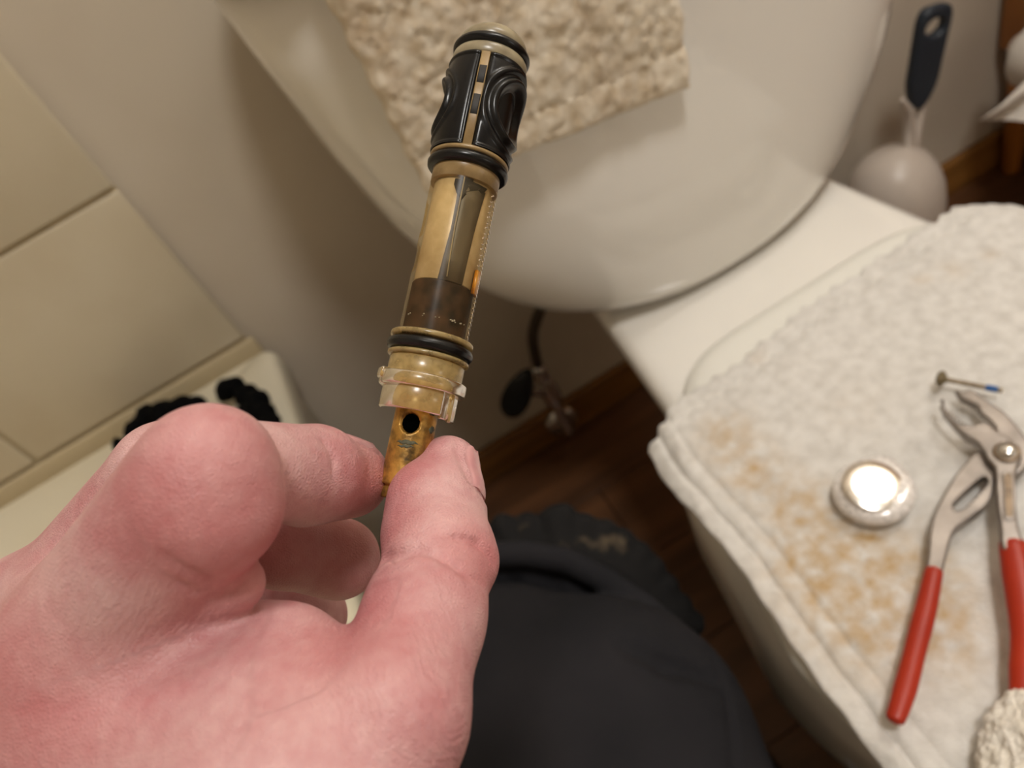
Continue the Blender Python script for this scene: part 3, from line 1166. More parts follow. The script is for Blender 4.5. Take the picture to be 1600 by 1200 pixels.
M['amber'] = thin_clear('amber_plastic', (250, 242, 222), rough=0.26, gloss=0.09, body=(206, 176, 124), body_w=0.03)
M['amber_clear'] = thin_clear('clear_amber_plastic', (240, 224, 186), rough=0.20, gloss=0.35, body=(212, 184, 122), body_w=0.40)
M['tan'] = mat('tan_plastic', (184, 164, 130), (206, 188, 156), scale=260, rough=0.35, spec=0.5)
M['tan_grey'] = mat('grey_tan_plastic', (128, 116, 92), (158, 146, 118), scale=180, rough=0.3)
M['brown'] = mat('brown_piston', (30, 21, 17), (70, 50, 38), scale=300, rough=0.75, spec=0.15, bump=0.2, bscale=700, bdist=0.0003)
M['grey'] = mat('grey_blade', (46, 42, 37), (92, 83, 70), scale=200, rough=0.45, stretch=(1, 1, 0.2))
M['char'] = mat('char_plastic', (22, 21, 20), (40, 37, 34), scale=300, rough=0.55, spec=0.3)


M['strut'] = mat('aged_tan_plastic', (132, 108, 70), (158, 132, 90), scale=300, rough=0.3)


def brass_material():
    m = mat('worn_brass', (74, 56, 28), (198, 150, 70), scale=330, rough=0.40, metal=0.6, bump=0.35, bscale=900, bdist=0.0003, ramp=(0.33, 0.60), detail=6)
    return m


M['brass'] = brass_material()
M['verdigris'] = mat('grey_green_scale', (58, 62, 52), (98, 96, 72), scale=700, rough=0.8, bump=0.4, bscale=900, bdist=0.0004)
M['bore_shade'] = mat('painted_bore_shade', (4, 4, 4), rough=0.9, spec=0.0)  # near-black colour stands in for shade inside the stem's hole

# brass stem with a real cross hole cut through the front
th_n, hole_c, hole_th, hole_r = 96, -15.4, math.radians(-13), 2.05
stem_prof = [(2.9, -30.3), (3.5, -30.3), (3.7, -30.0), (3.7, -28.2), (3.45, -28.1), (3.45, -27.7), (4.25, -27.6), (4.3, -27.3)]
z = -27.0
while z < -4.0:
    stem_prof.append((4.3, z)); z += 0.2
stem_prof += [(4.3, -4.0), (4.3, -1.0), (2.5, -0.8)]
Rg = []
for r, z in stem_prof:
    row = []
    for j in range(th_n):
        t = 2 * math.pi * j / th_n
        d = math.hypot((((t - hole_th + math.pi) % (2 * math.pi)) - math.pi) * 4.3, z - hole_c)
        rr_ = r
        if d < hole_r:
            rr_ = r - min(3.2, (hole_r - d) * 14)
        elif d < hole_r + 0.3:
            rr_ = r - 0.08
        row.append(cyl_pt(rr_, t, z))
    Rg.append(row)
stem = rings('brass_stem', Rg, M['brass'], cart, local=True)
# near-black plug inside the hole, its shade put into the colour
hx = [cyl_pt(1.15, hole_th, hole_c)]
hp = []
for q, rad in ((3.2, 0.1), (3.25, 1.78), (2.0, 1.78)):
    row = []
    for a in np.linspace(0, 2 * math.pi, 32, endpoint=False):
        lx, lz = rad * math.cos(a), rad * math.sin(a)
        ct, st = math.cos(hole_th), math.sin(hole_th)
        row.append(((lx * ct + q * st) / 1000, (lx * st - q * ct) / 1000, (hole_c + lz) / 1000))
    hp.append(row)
shade_plug = rings('shade_plug', hp, M['bore_shade'], stem, local=True)
shade_plug['label'] = 'black plug painted as the shade inside the cross hole'
# crevice of scale below the hole, and grey scale on the right flank
rg = random.Random(5)
for (t0, t1, zc, w) in ((-38, 20, -19.4, 0.45), (-34, 10, -20.2, 0.30), (42, 66, -16.0, 0.8), (30, 60, -21.6, 0.9), (28, 62, -12.8, 0.5)):
    th = np.linspace(math.radians(t0), math.radians(t1), 26)
    R = []
    for i, t in enumerate(th):
        ww = 1.5 * w * (0.75 + 0.35 * rg.random()) * math.sin(math.pi * (i + 0.6) / 26.4)
        zz = zc + 0.09 * math.sin(i * 0.7) + 0.012 * i
        R.append([cyl_pt(4.22, t, zz - ww), cyl_pt(4.37, t, zz - ww * 0.5), cyl_pt(4.40, t, zz + ww * 0.4), cyl_pt(4.22, t, zz + ww)])
    rings('scale_deposit', R, M['verdigris'], stem, local=True)

# inner core seen through the shell
lathe('inner_sleeve', [(5.9, 13.3), (6.15, 13.5), (6.15, 36.2), (5.9, 36.4)], M['tan'])
lathe('piston', [(5.2, -1.0), (6.2, -0.8), (6.35, 2.0), (6.35, 12.9), (6.2, 13.2), (5.4, 13.3)], M['brown'])
# grey blade on the sleeve and its dark keyed head
R = []
for z, a0, a1 in ((13.3, -14, 35), (18, -12, 36), (24, -9, 38), (30, -10, 42), (33.5, -12, 46)):
    R.append([cyl_pt(6.15, math.radians(a0), z), cyl_pt(6.42, math.radians(a0 + 2), z), cyl_pt(6.5, math.radians((a0 * 2 + a1) / 3), z), cyl_pt(6.5, math.radians((a0 + a1 * 2) / 3), z), cyl_pt(6.42, math.radians(a1 - 2), z), cyl_pt(6.15, math.radians(a1), z)])
rings('grey_blade', R, M['grey'], cart, close_u=True, local=True)
R = []
for z, a0, a1 in ((30.3, -3, 1), (31.5, -12, 6), (33.2, -20, 40), (34.4, -20, 46), (34.5, -10, 14), (36.8, -9, 13)):
    R.append([cyl_pt(6.3, math.radians(a0), z), cyl_pt(6.58, math.radians(a0 + 1), z), cyl_pt(6.6, math.radians((a0 * 2 + a1) / 3), z), cyl_pt(6.6, math.radians((a0 + a1 * 2) / 3), z), cyl_pt(6.58, math.radians(a1 - 1), z), cyl_pt(6.3, math.radians(a1), z)])
rings('blade_head', R, M['char'], cart, close_u=True, local=True)
tube('blade_rib', [cyl_pt(6.6, math.radians(2), 14), cyl_pt(6.66, math.radians(-2), 24), cyl_pt(6.7, math.radians(-3), 36)], 0.00016, M['tan_grey'], cart, k=6, local=True)

# outer shell: amber clear tube with side ports
sh = []
Fz = np.linspace(2.4, 40.6, 90)
tn = 96
ports = [(math.radians(78), 15.2, 2.3, 3.0), (math.radians(-84), 18.0, 2.0, 3.0), (math.radians(-86), 26.5, 1.2, 4.0), (math.radians(180), 15.0, 2.5, 3.0)]
for z in Fz:
    row = []
    for j in range(tn):
        t = 2 * math.pi * j / tn
        r = 7.02
        for pt, pz, pw_, ph in ports:
            d = math.hypot((((t - pt + math.pi) % (2 * math.pi)) - math.pi) * 7 / pw_, (z - pz) / ph)
            if d < 1:
                r = min(r, 7.02 - 0.62 * min(1, (1 - d) * 6))
        row.append(cyl_pt(r, t, z))
    sh.append(row)
rings('outer_shell', sh, M['amber'], cart, cap0=False, cap1=False, local=True)
M['orange'] = mat('orange_resin', (170, 104, 16), (204, 140, 36), scale=300, rough=0.2)
arc_block('port_insert', 6.4, 7.12, 12.6, 17.6, 60, 84, M['orange'], k=10, bev=0.12)
lathe('upper_neck', [(6.9, 35.0), (7.12, 35.1), (7.12, 40.4), (6.9, 40.6)], M['strut'])
# raised moulded marks along the right flank
i = 0
z = 18.5
while z < 33.5:
    a = math.radians(58 + 1.2 * math.sin(i))
    tube('moulded_mark', [cyl_pt(7.04, a - 0.055, z - 0.25), cyl_pt(7.06, a, z + 0.35 * (1 if i % 2 else -0.4)), cyl_pt(7.04, a + 0.055, z + 0.25)], 0.00016, M['amber_clear'], cart, k=6, local=True)
    z += 1.15
    i += 1
z = 3.6
while z < 33.5:
    tube('rib_tooth', [cyl_pt(7.0, math.radians(84), z), cyl_pt(7.02, math.radians(72), z + 0.3)], 0.00020, M['amber_clear'], cart, k=6, local=True)
    z += 1.0
# lime crumbs around the foot of the shell
for i in range(22):
    a = math.radians(-75 + 150 * rg.random())
    zc = 5.2 + 0.5 * rg.random()
    tube('lime_crumb', [cyl_pt(7.05, a, zc), cyl_pt(7.05, a + 0.02, zc + 0.08)], 0.00008 + 0.00009 * rg.random(), M['tan_grey'], cart, k=6, local=True)
# flanges and lower o-ring
lathe('upper_flange', [(6.9, 1.5), (8.2, 1.5), (8.45, 1.75), (8.45, 2.35), (8.2, 2.6), (7.0, 2.7)], M['amber_clear'])


def torus(name, R0, r0, zc, m, k=72, q=16):
    R = []
    for i in range(q + 1):
        a = 2 * math.pi * i / q
        R.append((R0 + r0 * math.cos(a), zc + r0 * math.sin(a)))
    th = np.linspace(0, 2 * math.pi, k, endpoint=False)
    return rings(name, [[cyl_pt(r, t, z) for t in th] for r, z in R], m, cart, cap0=False, cap1=False, local=True)


torus('lower_o_ring', 7.45, 1.32, 0.0, M['rubber'])
lathe('lower_flange', [(6.6, -2.35), (8.0, -2.3), (8.3, -2.0), (8.3, -1.6), (8.0, -1.35), (6.6, -1.3)], M['amber_clear'])
lathe('inner_seal', [(5.6, -4.6), (6.5, -4.5), (6.5, -3.1), (5.6, -3.0)], M['char'])
lathe('groove_wall', [(6.2, -1.4), (6.5, -1.4), (6.5, 1.5), (6.2, 1.5)], M['char'])
# clear collar with flange, ear and two hanging tabs
lathe('clear_collar', [(7.0, -6.0), (7.5, -6.0), (7.62, -5.6), (7.62, -2.6), (7.3, -2.3), (6.8, -2.3), (6.8, -6.0)], M['amber_clear'], caps=False)
arc_block('collar_flange', 6.6, 8.75, -8.6, -5.9, -70, 290, M['amber_clear'], k=72, bev=0.35)
arc_block('ear', 7.6, 9.3, -7.6, -5.5, -84, -66, M['amber_clear'], k=8, bev=0.3)
arc_block('front_tab', 6.9, 7.75, -13.2, -7.2, -88, 36, M['amber_clear'], k=36, bev=0.38)
arc_block('side_tab', 6.2, 6.9, -13.6, -7.4, 40, 62, M['amber_clear'], k=10, bev=0.25)
arc_block('side_tab', 6.6, 7.7, -13.9, -7.4, 58, 74, M['amber_clear'], k=10, bev=0.3)

# upper seal: moulded rubber with ports, slit open on the front where the body shows
lathe('seal_core', [(6.0, 39.5), (6.6, 39.6), (6.6, 63.4), (6.0, 63.5)], M['rubber'])
lathe('seal_lip', [(6.9, 38.0), (7.9, 38.1), (8.5, 38.7), (8.6, 39.4), (8.2, 40.2), (7.0, 40.4)], M['rubber'])
lathe('seal_seat', [(6.9, 40.3), (8.1, 40.4), (8.35, 40.7), (8.35, 41.1), (8.0, 41.4), (6.9, 41.4)], M['strut'])


def seal(name, a0, a1, pc, pr):
    th = np.linspace(math.radians(a0), math.radians(a1), 70)
    zz = np.linspace(41.4, 62.0, 84)
    R = []
    for t in th:
        row = []
        for z in zz:
            u = (z - 51.7) / 10.3
            r = 8.15 + 0.75 * (1 - u * u) ** 0.8 * (0.6 + 0.4 * math.cos((t - math.radians(pc)))) if abs(u) < 1 else 8.15
            if abs(u) > 0.93:
                r += 0.28
            e = min(t - math.radians(a0), math.radians(a1) - t) * 8.2
            if e < 0.5:
                r -= (0.5 - e) * 0.9
            d = math.hypot((t - math.radians(pc)) * 8.4, (z - 51.9))
            q = d / pr
            if q < 0.62:
                r -= min(2.0 if pc > 0 else 1.0, (0.62 - q) * 16)
            elif q < 0.78:
                r += 0.55 * math.sin(math.pi * (q - 0.62) / 0.16)
            elif q < 0.88:
                r -= 0.35 * math.sin(math.pi * (q - 0.78) / 0.10)
            elif q < 1.02:
                r += 0.35 * math.sin(math.pi * (q - 0.88) / 0.14)
            row.append((r, t, z))
        R.append(row)
    V, F = [], []
    n, k = len(R), len(R[0])
    for row in R:
        V += [cyl_pt(*p) for p in row]
    for row in R:
        V += [cyl_pt(6.9, p[1], p[2]) for p in row]
    o = n * k
    for i in range(n - 1):
        for j in range(k - 1):
            a = i * k + j
            F += [[a, a + k, a + k + 1, a + 1], [o + a, o + a + 1, o + a + k + 1, o + a + k]]
    for i in range(n - 1):
        for j, s in ((0, 0), (k - 1, 1)):
            a = i * k + j
            F.append([a, a + k, o + a + k, o + a])
    for j in range(k - 1):
        for i in (0, n - 1):
            a = i * k + j
            F.append([a, a + 1, o + a + 1, o + a])
    return mesh_obj(name, V, F, M['rubber'], cart, local=True)


seal('rubber_seal', -1.5, 172, 62, 9.6)
seal('rubber_seal', -190, -17, -96, 8.4)
# body strut between the seals with a dark patch and a pip
arc_block('strut', 6.9, 7.95, 41.2, 62.4, -16, -2.5, M['strut'], k=8, bev=0.2)
arc_block('strut_stain', 7.8, 8.03, 48.0, 52.5, -14.5, -4, M['char'], k=8, bev=0.1)
arc_block('strut_stain', 7.8, 8.03, 55.0, 59.0, -14.5, -4, M['char'], k=8, bev=0.1)
lathe('top_collar', [(6.9, 62.0), (7.9, 62.1), (8.1, 62.4), (8.05, 64.2), (7.8, 64.6), (6.9, 64.7)], M['tan_grey'])
torus('top_o_ring', 7.25, 1.15, 65.8, M['rubber'])
dome = [(6.6, 64.4), (7.3, 66.6)]
for a in np.linspace(0, 80, 12):
    dome.append((0.4 + 7.1 * math.cos(math.radians(a)), 67.2 + 4.6 * math.sin(math.radians(a))))
lathe('end_cap', dome, M['tan_grey'])

# ------------------------------------------------------------------ towels


def towel_material(name, c1, c2, stains=(), stain_col=(186, 152, 104), bump=0.6):
    m, nt, b = new_mat(name)
    b.inputs['Roughness'].default_value = 0.95
    b.inputs['Specular IOR Level'].default_value = 0.1
    b.inputs['Sheen Weight'].default_value = 0.25
    geo = node(nt, 'ShaderNodeNewGeometry')
    n = node(nt, 'ShaderNodeTexNoise')
    n.inputs['Scale'].default_value = 120
    n.inputs['Detail'].default_value = 5
    nt.links.new(geo.outputs['Position'], n.inputs['Vector'])
    r = node(nt, 'ShaderNodeValToRGB')
    r.color_ramp.elements[0].color = lin(c1)
    r.color_ramp.elements[1].color = lin(c2)
    r.color_ramp.elements[0].position, r.color_ramp.elements[1].position = 0.3, 0.65
    nt.links.new(n.outputs['Fac'], r.inputs['Fac'])
    col = r.outputs['Color']
    at = node(nt, 'ShaderNodeAttribute')
    at.attribute_name = 'stain'
    n2 = node(nt, 'ShaderNodeTexNoise')
    n2.inputs['Scale'].default_value = 95
    n2.inputs['Detail'].default_value = 6
    nt.links.new(geo.outputs['Position'], n2.inputs['Vector'])
    mr = node(nt, 'ShaderNodeMapRange')
    mr.inputs['From Min'].default_value = 0.30
    mr.inputs['From Max'].default_value = 0.75
    nt.links.new(n2.outputs['Fac'], mr.inputs['Value'])
    mu = node(nt, 'ShaderNodeMath', operation='MULTIPLY')
    nt.links.new(mr.outputs[0], mu.inputs[0])
    nt.links.new(at.outputs['Fac'], mu.inputs[1])
    mx = node(nt, 'ShaderNodeMix', data_type='RGBA')
    mx.inputs[7].default_value = lin(stain_col)
    nt.links.new(mu.outputs[0], mx.inputs[0])
    nt.links.new(col, mx.inputs[6])
    nt.links.new(mx.outputs[2], b.inputs['Base Color'])
    n3 = node(nt, 'ShaderNodeTexNoise')
    n3.inputs['Scale'].default_value = 700
    n3.inputs['Detail'].default_value = 4
    nt.links.new(geo.outputs['Position'], n3.inputs['Vector'])
    bp = node(nt, 'ShaderNodeBump')
    bp.inputs['Strength'].default_value = bump
    bp.inputs['Distance'].default_value = 0.0015
    nt.links.new(n3.outputs['Fac'], bp.inputs['Height'])
    nt.links.new(bp.outputs['Normal'], b.inputs['Normal'])
    return m


M['towel'] = towel_material('white_terry', (202, 198, 192), (222, 219, 214), stain_col=(184, 150, 98))
M['towel_tan'] = towel_material('dingy_terry', (206, 188, 160), (238, 228, 210), stain_col=(168, 134, 96))
M['towel_white'] = towel_material('fresh_terry', (222, 214, 200), (240, 234, 224))


def sheet(name, S_, thick, m, pile=0.0016, pscale=0.0042, seed=1, stain=None, parent=None):
    """closed cloth slab from a grid of world points S_ (n,m,3); pile noise along the outward side"""
    n, k = S_.shape[:2]
    du = np.gradient(S_, axis=0)
    dv = np.gradient(S_, axis=1)
    N = np.cross(du, dv)
    N /= np.linalg.norm(N, axis=2, keepdims=True) + 1e-12
    flat = S_.reshape(-1, 3)
    nz = vnoise(flat, pscale, seed) * 0.6 + vnoise(flat, pscale * 0.45, seed + 9) * 0.4 + vnoise(flat, pscale * 3.5, seed + 4) * 0.5
    nz = nz.reshape(n, k)
    uu = np.minimum(np.arange(n), np.arange(n)[::-1])[:, None] / 6.0
    vv = np.minimum(np.arange(k), np.arange(k)[::-1])[None, :] / 6.0
    e = np.clip(np.minimum(uu, vv), 0, 1)
    prof = np.sqrt(1 - (1 - e) ** 2)
    T = S_ + N * (thick * (0.15 + 0.85 * prof) + nz * pile * (0.3 + 0.7 * e))[..., None]
    B = S_ - N * (thick * 0.15 * prof)[..., None]
    V = np.vstack([T.reshape(-1, 3), B.reshape(-1, 3)])
    o = n * k
    F = []
    ii, jj = np.meshgrid(np.arange(n - 1), np.arange(k - 1), indexing='ij')
    a = (ii * k + jj).ravel()
    F = np.vstack([np.stack([a, a + k, a + k + 1, a + 1], 1), np.stack([o + a, o + a + 1, o + a + k + 1, o + a + k], 1)]).tolist()
    rim = list(range(k)) + [i * k + k - 1 for i in range(1, n)] + [(n - 1) * k + j for j in range(k - 2, -1, -1)] + [i * k for i in range(n - 2, 0, -1)]
    for q in range(len(rim)):
        a, b = rim[q], rim[(q + 1) % len(rim)]
        F.append([a, b, o + b, o + a])
    ob = mesh_obj(name, V, F, m, parent)
    me = ob.data
    at = me.attributes.new('stain', 'FLOAT', 'POINT')
    if stain is not None and len(me.vertices) == len(V):
        at.data.foreach_set('value', np.clip(stain(V), 0, 1).astype(np.float32))
    return ob


# towel spread over the shut lid
ZT = 0.427
bl = np.array([at_z(*p, ZT + 0.012)[:2] for p in ((1006, 684), (1040, 628), (1078, 597), (1130, 572), (1200, 515), (1270, 458), (1350, 402), (1440, 345), (1520, 290), (1592, 276))])
nu, nv = 330, 280
backx = np.linspace(0, 1, nv)
dist = np.r_[0, np.cumsum(np.linalg.norm(np.diff(bl, axis=0), axis=1))]
dist /= dist[-1]
bx = np.interp(backx, dist, bl[:, 0])
by = np.interp(backx, dist, bl[:, 1])
for _ in range(10):
    bx[1:-1] = (bx[:-2] + 2 * bx[1:-1] + bx[2:]) / 4
    by[1:-1] = (by[:-2] + 2 * by[1:-1] + by[2:]) / 4
by = by + 0.0016 * np.sin(np.arange(nv) * 0.55) + 0.0012 * np.sin(np.arange(nv) * 0.21 + 1)
left = np.array([at_z(*p, ZT + 0.006)[:2] for p in ((1006, 684), (1040, 745), (1090, 800), (1150, 870), (1210, 960), (1270, 1045), (1330, 1125), (1385, 1200))])
ldx = left[:, 0] - left[0, 0]
ly = left[:, 1]
y_front = -0.085
Sg = np.zeros((nu, nv, 3))
vv = np.linspace(0, 1, nu)
for i, t in enumerate(vv):
    y = by + (y_front - by) * t
    dxl = np.interp(-y, -ly, ldx)
    fade = np.linspace(1, 0, nv)
    Sg[i, :, 0] = bx + dxl * fade + 0.0005 * np.sin(t * 90) * fade ** 6
    Sg[i, :, 1] = y
xy = Sg[..., :2].reshape(-1, 2)
P3 = np.c_[xy, np.zeros(len(xy))]
# it lies on the lid, drooping a little past the lid's edge
eggp = np.array(egg(0.1835, 0.3785, -0.037, 0.123, 200))


def inside_dist(P, poly):
    """signed distance to polygon (positive inside)"""
    d = np.full(len(P), 1e9)
    ins = np.zeros(len(P), bool)
    for q in range(len(poly)):
        a, b = poly[q], poly[(q + 1) % len(poly)]
        ab = b - a
        t = np.clip(((P - a) @ ab) / (ab @ ab + 1e-12), 0, 1)
        d = np.minimum(d, np.linalg.norm(P - a - t[:, None] * ab, axis=1))
        c = ((a[1] > P[:, 1]) != (b[1] > P[:, 1]))
        xi = a[0] + (P[:, 1] - a[1]) / (b[1] - a[1] + 1e-15) * (b[0] - a[0])
        ins ^= c & (P[:, 0] < xi)
    return np.where(ins, d, -d)


idist = inside_dist(xy, eggp)
droop = np.clip(-idist - 0.004, 0, 0.08)
z = ZT + 0.0008 - droop * 0.55
z += 0.0022 * (vnoise(P3, 0.06, 21) + 0.5 * vnoise(P3, 0.028, 22)) + 0.002
# stitched hem along the left edge and the back edge
jj = np.arange(nv)[None, :].repeat(nu, 0).ravel()
ii = np.arange(nu)[:, None].repeat(nv, 1).ravel()
hemx = np.exp(-((jj - 11) / 2.2) ** 2) + 0.6 * np.exp(-((jj - 22) / 2.5) ** 2)
hemy = np.exp(-((ii - 12) / 2.2) ** 2)
z -= 0.0030 * np.maximum(hemx, 0.5 * hemy)
z += 0.010 * np.exp(-((xy[:, 0] - 0.098) ** 2 + (xy[:, 1] - 0.335) ** 2) / (2 * 0.012 ** 2)) * 0.5
Sg[..., 2] = z.reshape(nu, nv)


def stain_seat(V):
    pts = [(1130, 665, .020, 0.9), (1170, 720, .022, 0.85), (1240, 770, .022, 0.8), (1300, 830, .030, 0.9), (1380, 880, .032, 0.9), (1450, 930, .030, 0.75), (1240, 870, .022, 0.5), (1300, 940, .028, 0.55), (1370, 990, .03, 0.5),
           (1500, 1000, .02, 0.35), (1490, 405, .010, 0.4), (1440, 420, .007, 0.4), (1550, 380, .008, 0.3), (1510, 690, .012, 0.3), (1180, 545, .008, 0.35), (1340, 620, .03, 0.12)]
    s = np.zeros(len(V))
    for px, py, r, a in pts:
        c = at_z(px, py, ZT + 0.015)
        s = s + a * np.exp(-((V[:, 0] - c[0]) ** 2 + (V[:, 1] - c[1]) ** 2) / (2 * (r * 0.62) ** 2))
    return s


seat_towel = sheet('towel', Sg[:, ::-1], 0.0085, M['towel'], pile=0.0013, pscale=0.0045, seed=3, stain=stain_seat)
tag(seat_towel, 'stained white terry towel spread over the shut toilet lid under the pliers', 'towel')

# towel folded over the tank lid
prof = [(0.640, 0.7785), (0.60, 0.7785), (0.55, 0.7785), (0.480, 0.7785), (0.460, 0.777), (0.449, 0.770), (0.4455, 0.758), (0.4455, 0.73), (0.4465, 0.69), (0.448, 0.65), (0.450, 0.612)]
pp = smooth_path([(0, a, b) for a, b in prof], 190)[:, 1:]
nv2 = 150
Sg = np.zeros((190, nv2, 3))
u = np.linspace(0, 1, nv2)
tq = np.linspace(0, 1, 190)
for i in range(190):
    hang = np.clip((0.775 - pp[i, 1]) / 0.165, 0, 1)
    Sg[i, :, 0] = 0.047 + u * 0.205 - u * hang * 0.012 + 0.001 * np.sin(i * 0.5)
    bowv = 0.018 * ((Sg[i, :, 0] - CXK) / 0.26) ** 2
    Sg[i, :, 1] = pp[i, 0] + bowv - 0.001
    Sg[i, :, 2] = pp[i, 1] - hang * u * 0.030 + 0.012 * hang * np.exp(-((u - 0.0) / 0.05) ** 2) * -0.4
P3 = Sg.reshape(-1, 3)
wv = 0.003 * vnoise(P3, 0.05, 41).reshape(190, nv2)
Sg[..., 1] -= np.abs(wv)
kk = np.arange(190)[:, None]
hem = np.exp(-((kk - 175) / 2.5) ** 2) * np.ones((1, nv2))
Sg[..., 1] += 0.002 * hem


def stain_tank(V):
    P = V.copy()
    return np.clip(0.35 + 0.6 * vnoise(P, 0.03, 77), 0, 1) * 0.5


tank_towel = sheet('towel', Sg, 0.010, M['towel_tan'], pile=0.0030, pscale=0.0062, seed=11, stain=stain_tank)
tag(tank_towel, 'dingy cream terry towel folded and hanging over the front of the tank lid', 'towel')

# second fold of the same cloth pile, peeking out behind the first one's right edge
Sg = np.zeros((90, 90, 3))
pp2 = smooth_path([(0, 0.62, 0.7795), (0, 0.475, 0.7795), (0, 0.453, 0.773), (0, 0.4475, 0.760), (0, 0.448, 0.71), (0, 0.450, 0.655)], 90)[:, 1:]
for i in range(90):
    x = np.linspace(0.262, 0.345, 90)
    Sg[i, :, 0] = x
    Sg[i, :, 1] = pp2[i, 0] + 0.018 * ((x - CXK) / 0.26) ** 2
    Sg[i, :, 2] = pp2[i, 1]
t2 = sheet('hand_towel', Sg, 0.006, M['towel_tan'], pile=0.0016, pscale=0.0045, seed=15, stain=stain_tank)
tag(t2, 'narrow tan cloth over the tank lid, right beside the dingy cream towel', 'towel')

# fluffy cloth at the near right corner of the lid towel
c0 = at_z(1690, 1190, 0.462)
nW = 220
Sg = np.zeros((nW, nW, 3))
a, b = np.meshgrid(np.linspace(-1, 1, nW), np.linspace(-1, 1, nW), indexing='ij')
X = a * np.sqrt(1 - b * b / 2)
Y = b * np.sqrt(1 - a * a / 2)
rr2 = np.sqrt(X * X + Y * Y)
Sg[..., 0] = c0[0] + 0.010 + X * 0.050
Sg[..., 1] = c0[1] - 0.012 + Y * 0.048
hgt = 0.026 * np.clip(1 - rr2 ** 2, 0, 1) ** 0.7
P3 = np.c_[Sg[..., :2].reshape(-1, 2), np.zeros(nW * nW)]
fold = (vnoise(P3, 0.03, 51) * 0.008 + vnoise(P3, 0.016, 52) * 0.005).reshape(nW, nW) * np.clip(1 - rr2 ** 3, 0, 1)
Sg[..., 2] = 0.4405 + hgt + fold
wc = sheet('washcloth', Sg, 0.004, M['towel_white'], pile=0.0022, pscale=0.0034, seed=19)
tag(wc, 'fluffy white washcloth crumpled at the end of the red plier handle', 'washcloth')

# ------------------------------------------------------------------ pliers


ZP = 0.4398


def flat2d(name, loops, z0, z1, m, parent, bevel=0.0009):
    """extruded outline (first loop) with holes, softened edges"""
    cu = bpy.data.curves.new(name + '_outline', 'CURVE')
    cu.dimensions = '2D'
    cu.fill_mode = 'BOTH'
    cu.extrude = max((z1 - z0) / 2 - bevel, 1e-5)
    cu.bevel_depth = bevel
    cu.bevel_resolution = 2
    cu.offset = -bevel
    for lp in loops:
        sp = cu.splines.new('POLY')
        sp.points.add(len(lp) - 1)
        for q, (x, y) in enumerate(lp):
            sp.points[q].co = (x, y, 0, 1)
        sp.use_cyclic_u = True
    tmp = bpy.data.objects.new(name + '_tmp', cu)
    COL.objects.link(tmp)
    dg = bpy.context.evaluated_depsgraph_get()
    me = bpy.data.meshes.new_from_object(tmp.evaluated_get(dg))
    bpy.data.objects.remove(tmp)
    v = [(q.co.x, q.co.y, q.co.z + (z0 + z1) / 2) for q in me.vertices]
    f = [list(p.vertices) for p in me.polygons]
    bpy.data.meshes.remove(me)
    bpy.data.curves.remove(cu)
    o = mesh_obj(name, v, f, m, parent, smooth=True)
    add_edge_split(o, 40)
    return o


def pz(pts, z, n=0, closed=True):
    P = np.array([at_z(x, y, z)[:2] for x, y in pts])
    if n:
        Q = np.vstack([P, P[:1]]) if closed else P
        Q = smooth_path(np.c_[Q, np.zeros(len(Q))], n)[:, :2]
        return Q[:-1] if closed else Q
    return P


pl = empty('pliers', tuple(at_z(1574, 707, ZP)))
tag(pl, 'water pump pliers with red dipped grips lying open on the stained towel', 'pliers')
za, zb, zc_ = ZP, ZP + 0.0055, ZP + 0.0105
rear = [(1492, 608), (1503, 611), (1516, 607), (1530, 616), (1546, 627), (1566, 640), (1582, 656), (1600, 678), (1612, 700), (1610, 722), (1594, 738), (1572, 738), (1556, 745),
        (1553, 762), (1550, 776), (1540, 791), (1520, 806), (1500, 820), (1490, 831), (1484, 846), (1478, 870), (1468, 902), (1447, 896), (1450, 868), (1452, 836), (1456, 812), (1465, 790), (1478, 766), (1490, 745), (1510, 720), (1528, 704),
        (1548, 706), (1556, 690), (1556, 670), (1545, 655), (1533, 645), (1526, 633), (1512, 626), (1500, 620)]
win = [(1538, 744), (1528, 751), (1506, 770), (1490, 788), (1494, 797), (1508, 791), (1530, 769), (1542, 753)]
flat2d('rear_lever', [pz(rear, zb, 160), pz(win, zb, 40)], za, zb, M['steel'], pl, 0.0012)
front = [(1471, 622), (1476, 633), (1485, 647), (1497, 659), (1513, 664), (1530, 661), (1541, 659), (1560, 674), (1576, 682), (1592, 699), (1597, 716), (1589, 731), (1587, 760), (1589, 800), (1592, 822), (1600, 862),
         (1568, 858), (1562, 818), (1558, 790), (1556, 760), (1554, 731), (1543, 717), (1533, 699), (1523, 688), (1511, 682), (1494, 666), (1474, 640)]
flat2d('front_lever', [pz(front, zc_, 170)], zb - 0.002, zc_, M['steel'], pl, 0.0013)
slot = [(1565, 742), (1571, 737), (1579, 737), (1584, 742), (1587, 804), (1583, 813), (1574, 814), (1568, 806)]
flat2d('slot_rim', [pz(slot, zc_, 60)], zc_ - 0.001, zc_ + 0.0010, M['steel'], pl, 0.0006)
slot2 = [(1568, 746), (1572, 741), (1578, 741), (1581, 746), (1583, 802), (1580, 808), (1575, 808), (1571, 803)]
flat2d('slot_plate', [pz(slot2, zc_, 60)], zc_, zc_ + 0.0013, M['steel_dark'], pl, 0.0003)
pv = at_z(1573, 707, zc_)
R = []
for z, r in ((zb, 0.0068), (zc_ + 0.0008, 0.0068), (zc_ + 0.0014, 0.0062), (zc_ + 0.0015, 0.0046)):
    R.append([(pv[0] + r * math.cos(t), pv[1] + r * math.sin(t), z) for t in np.linspace(0, 2 * math.pi, 32, endpoint=False)])
rings('pivot_washer', R, M['steel_dark'], pl)
R = []
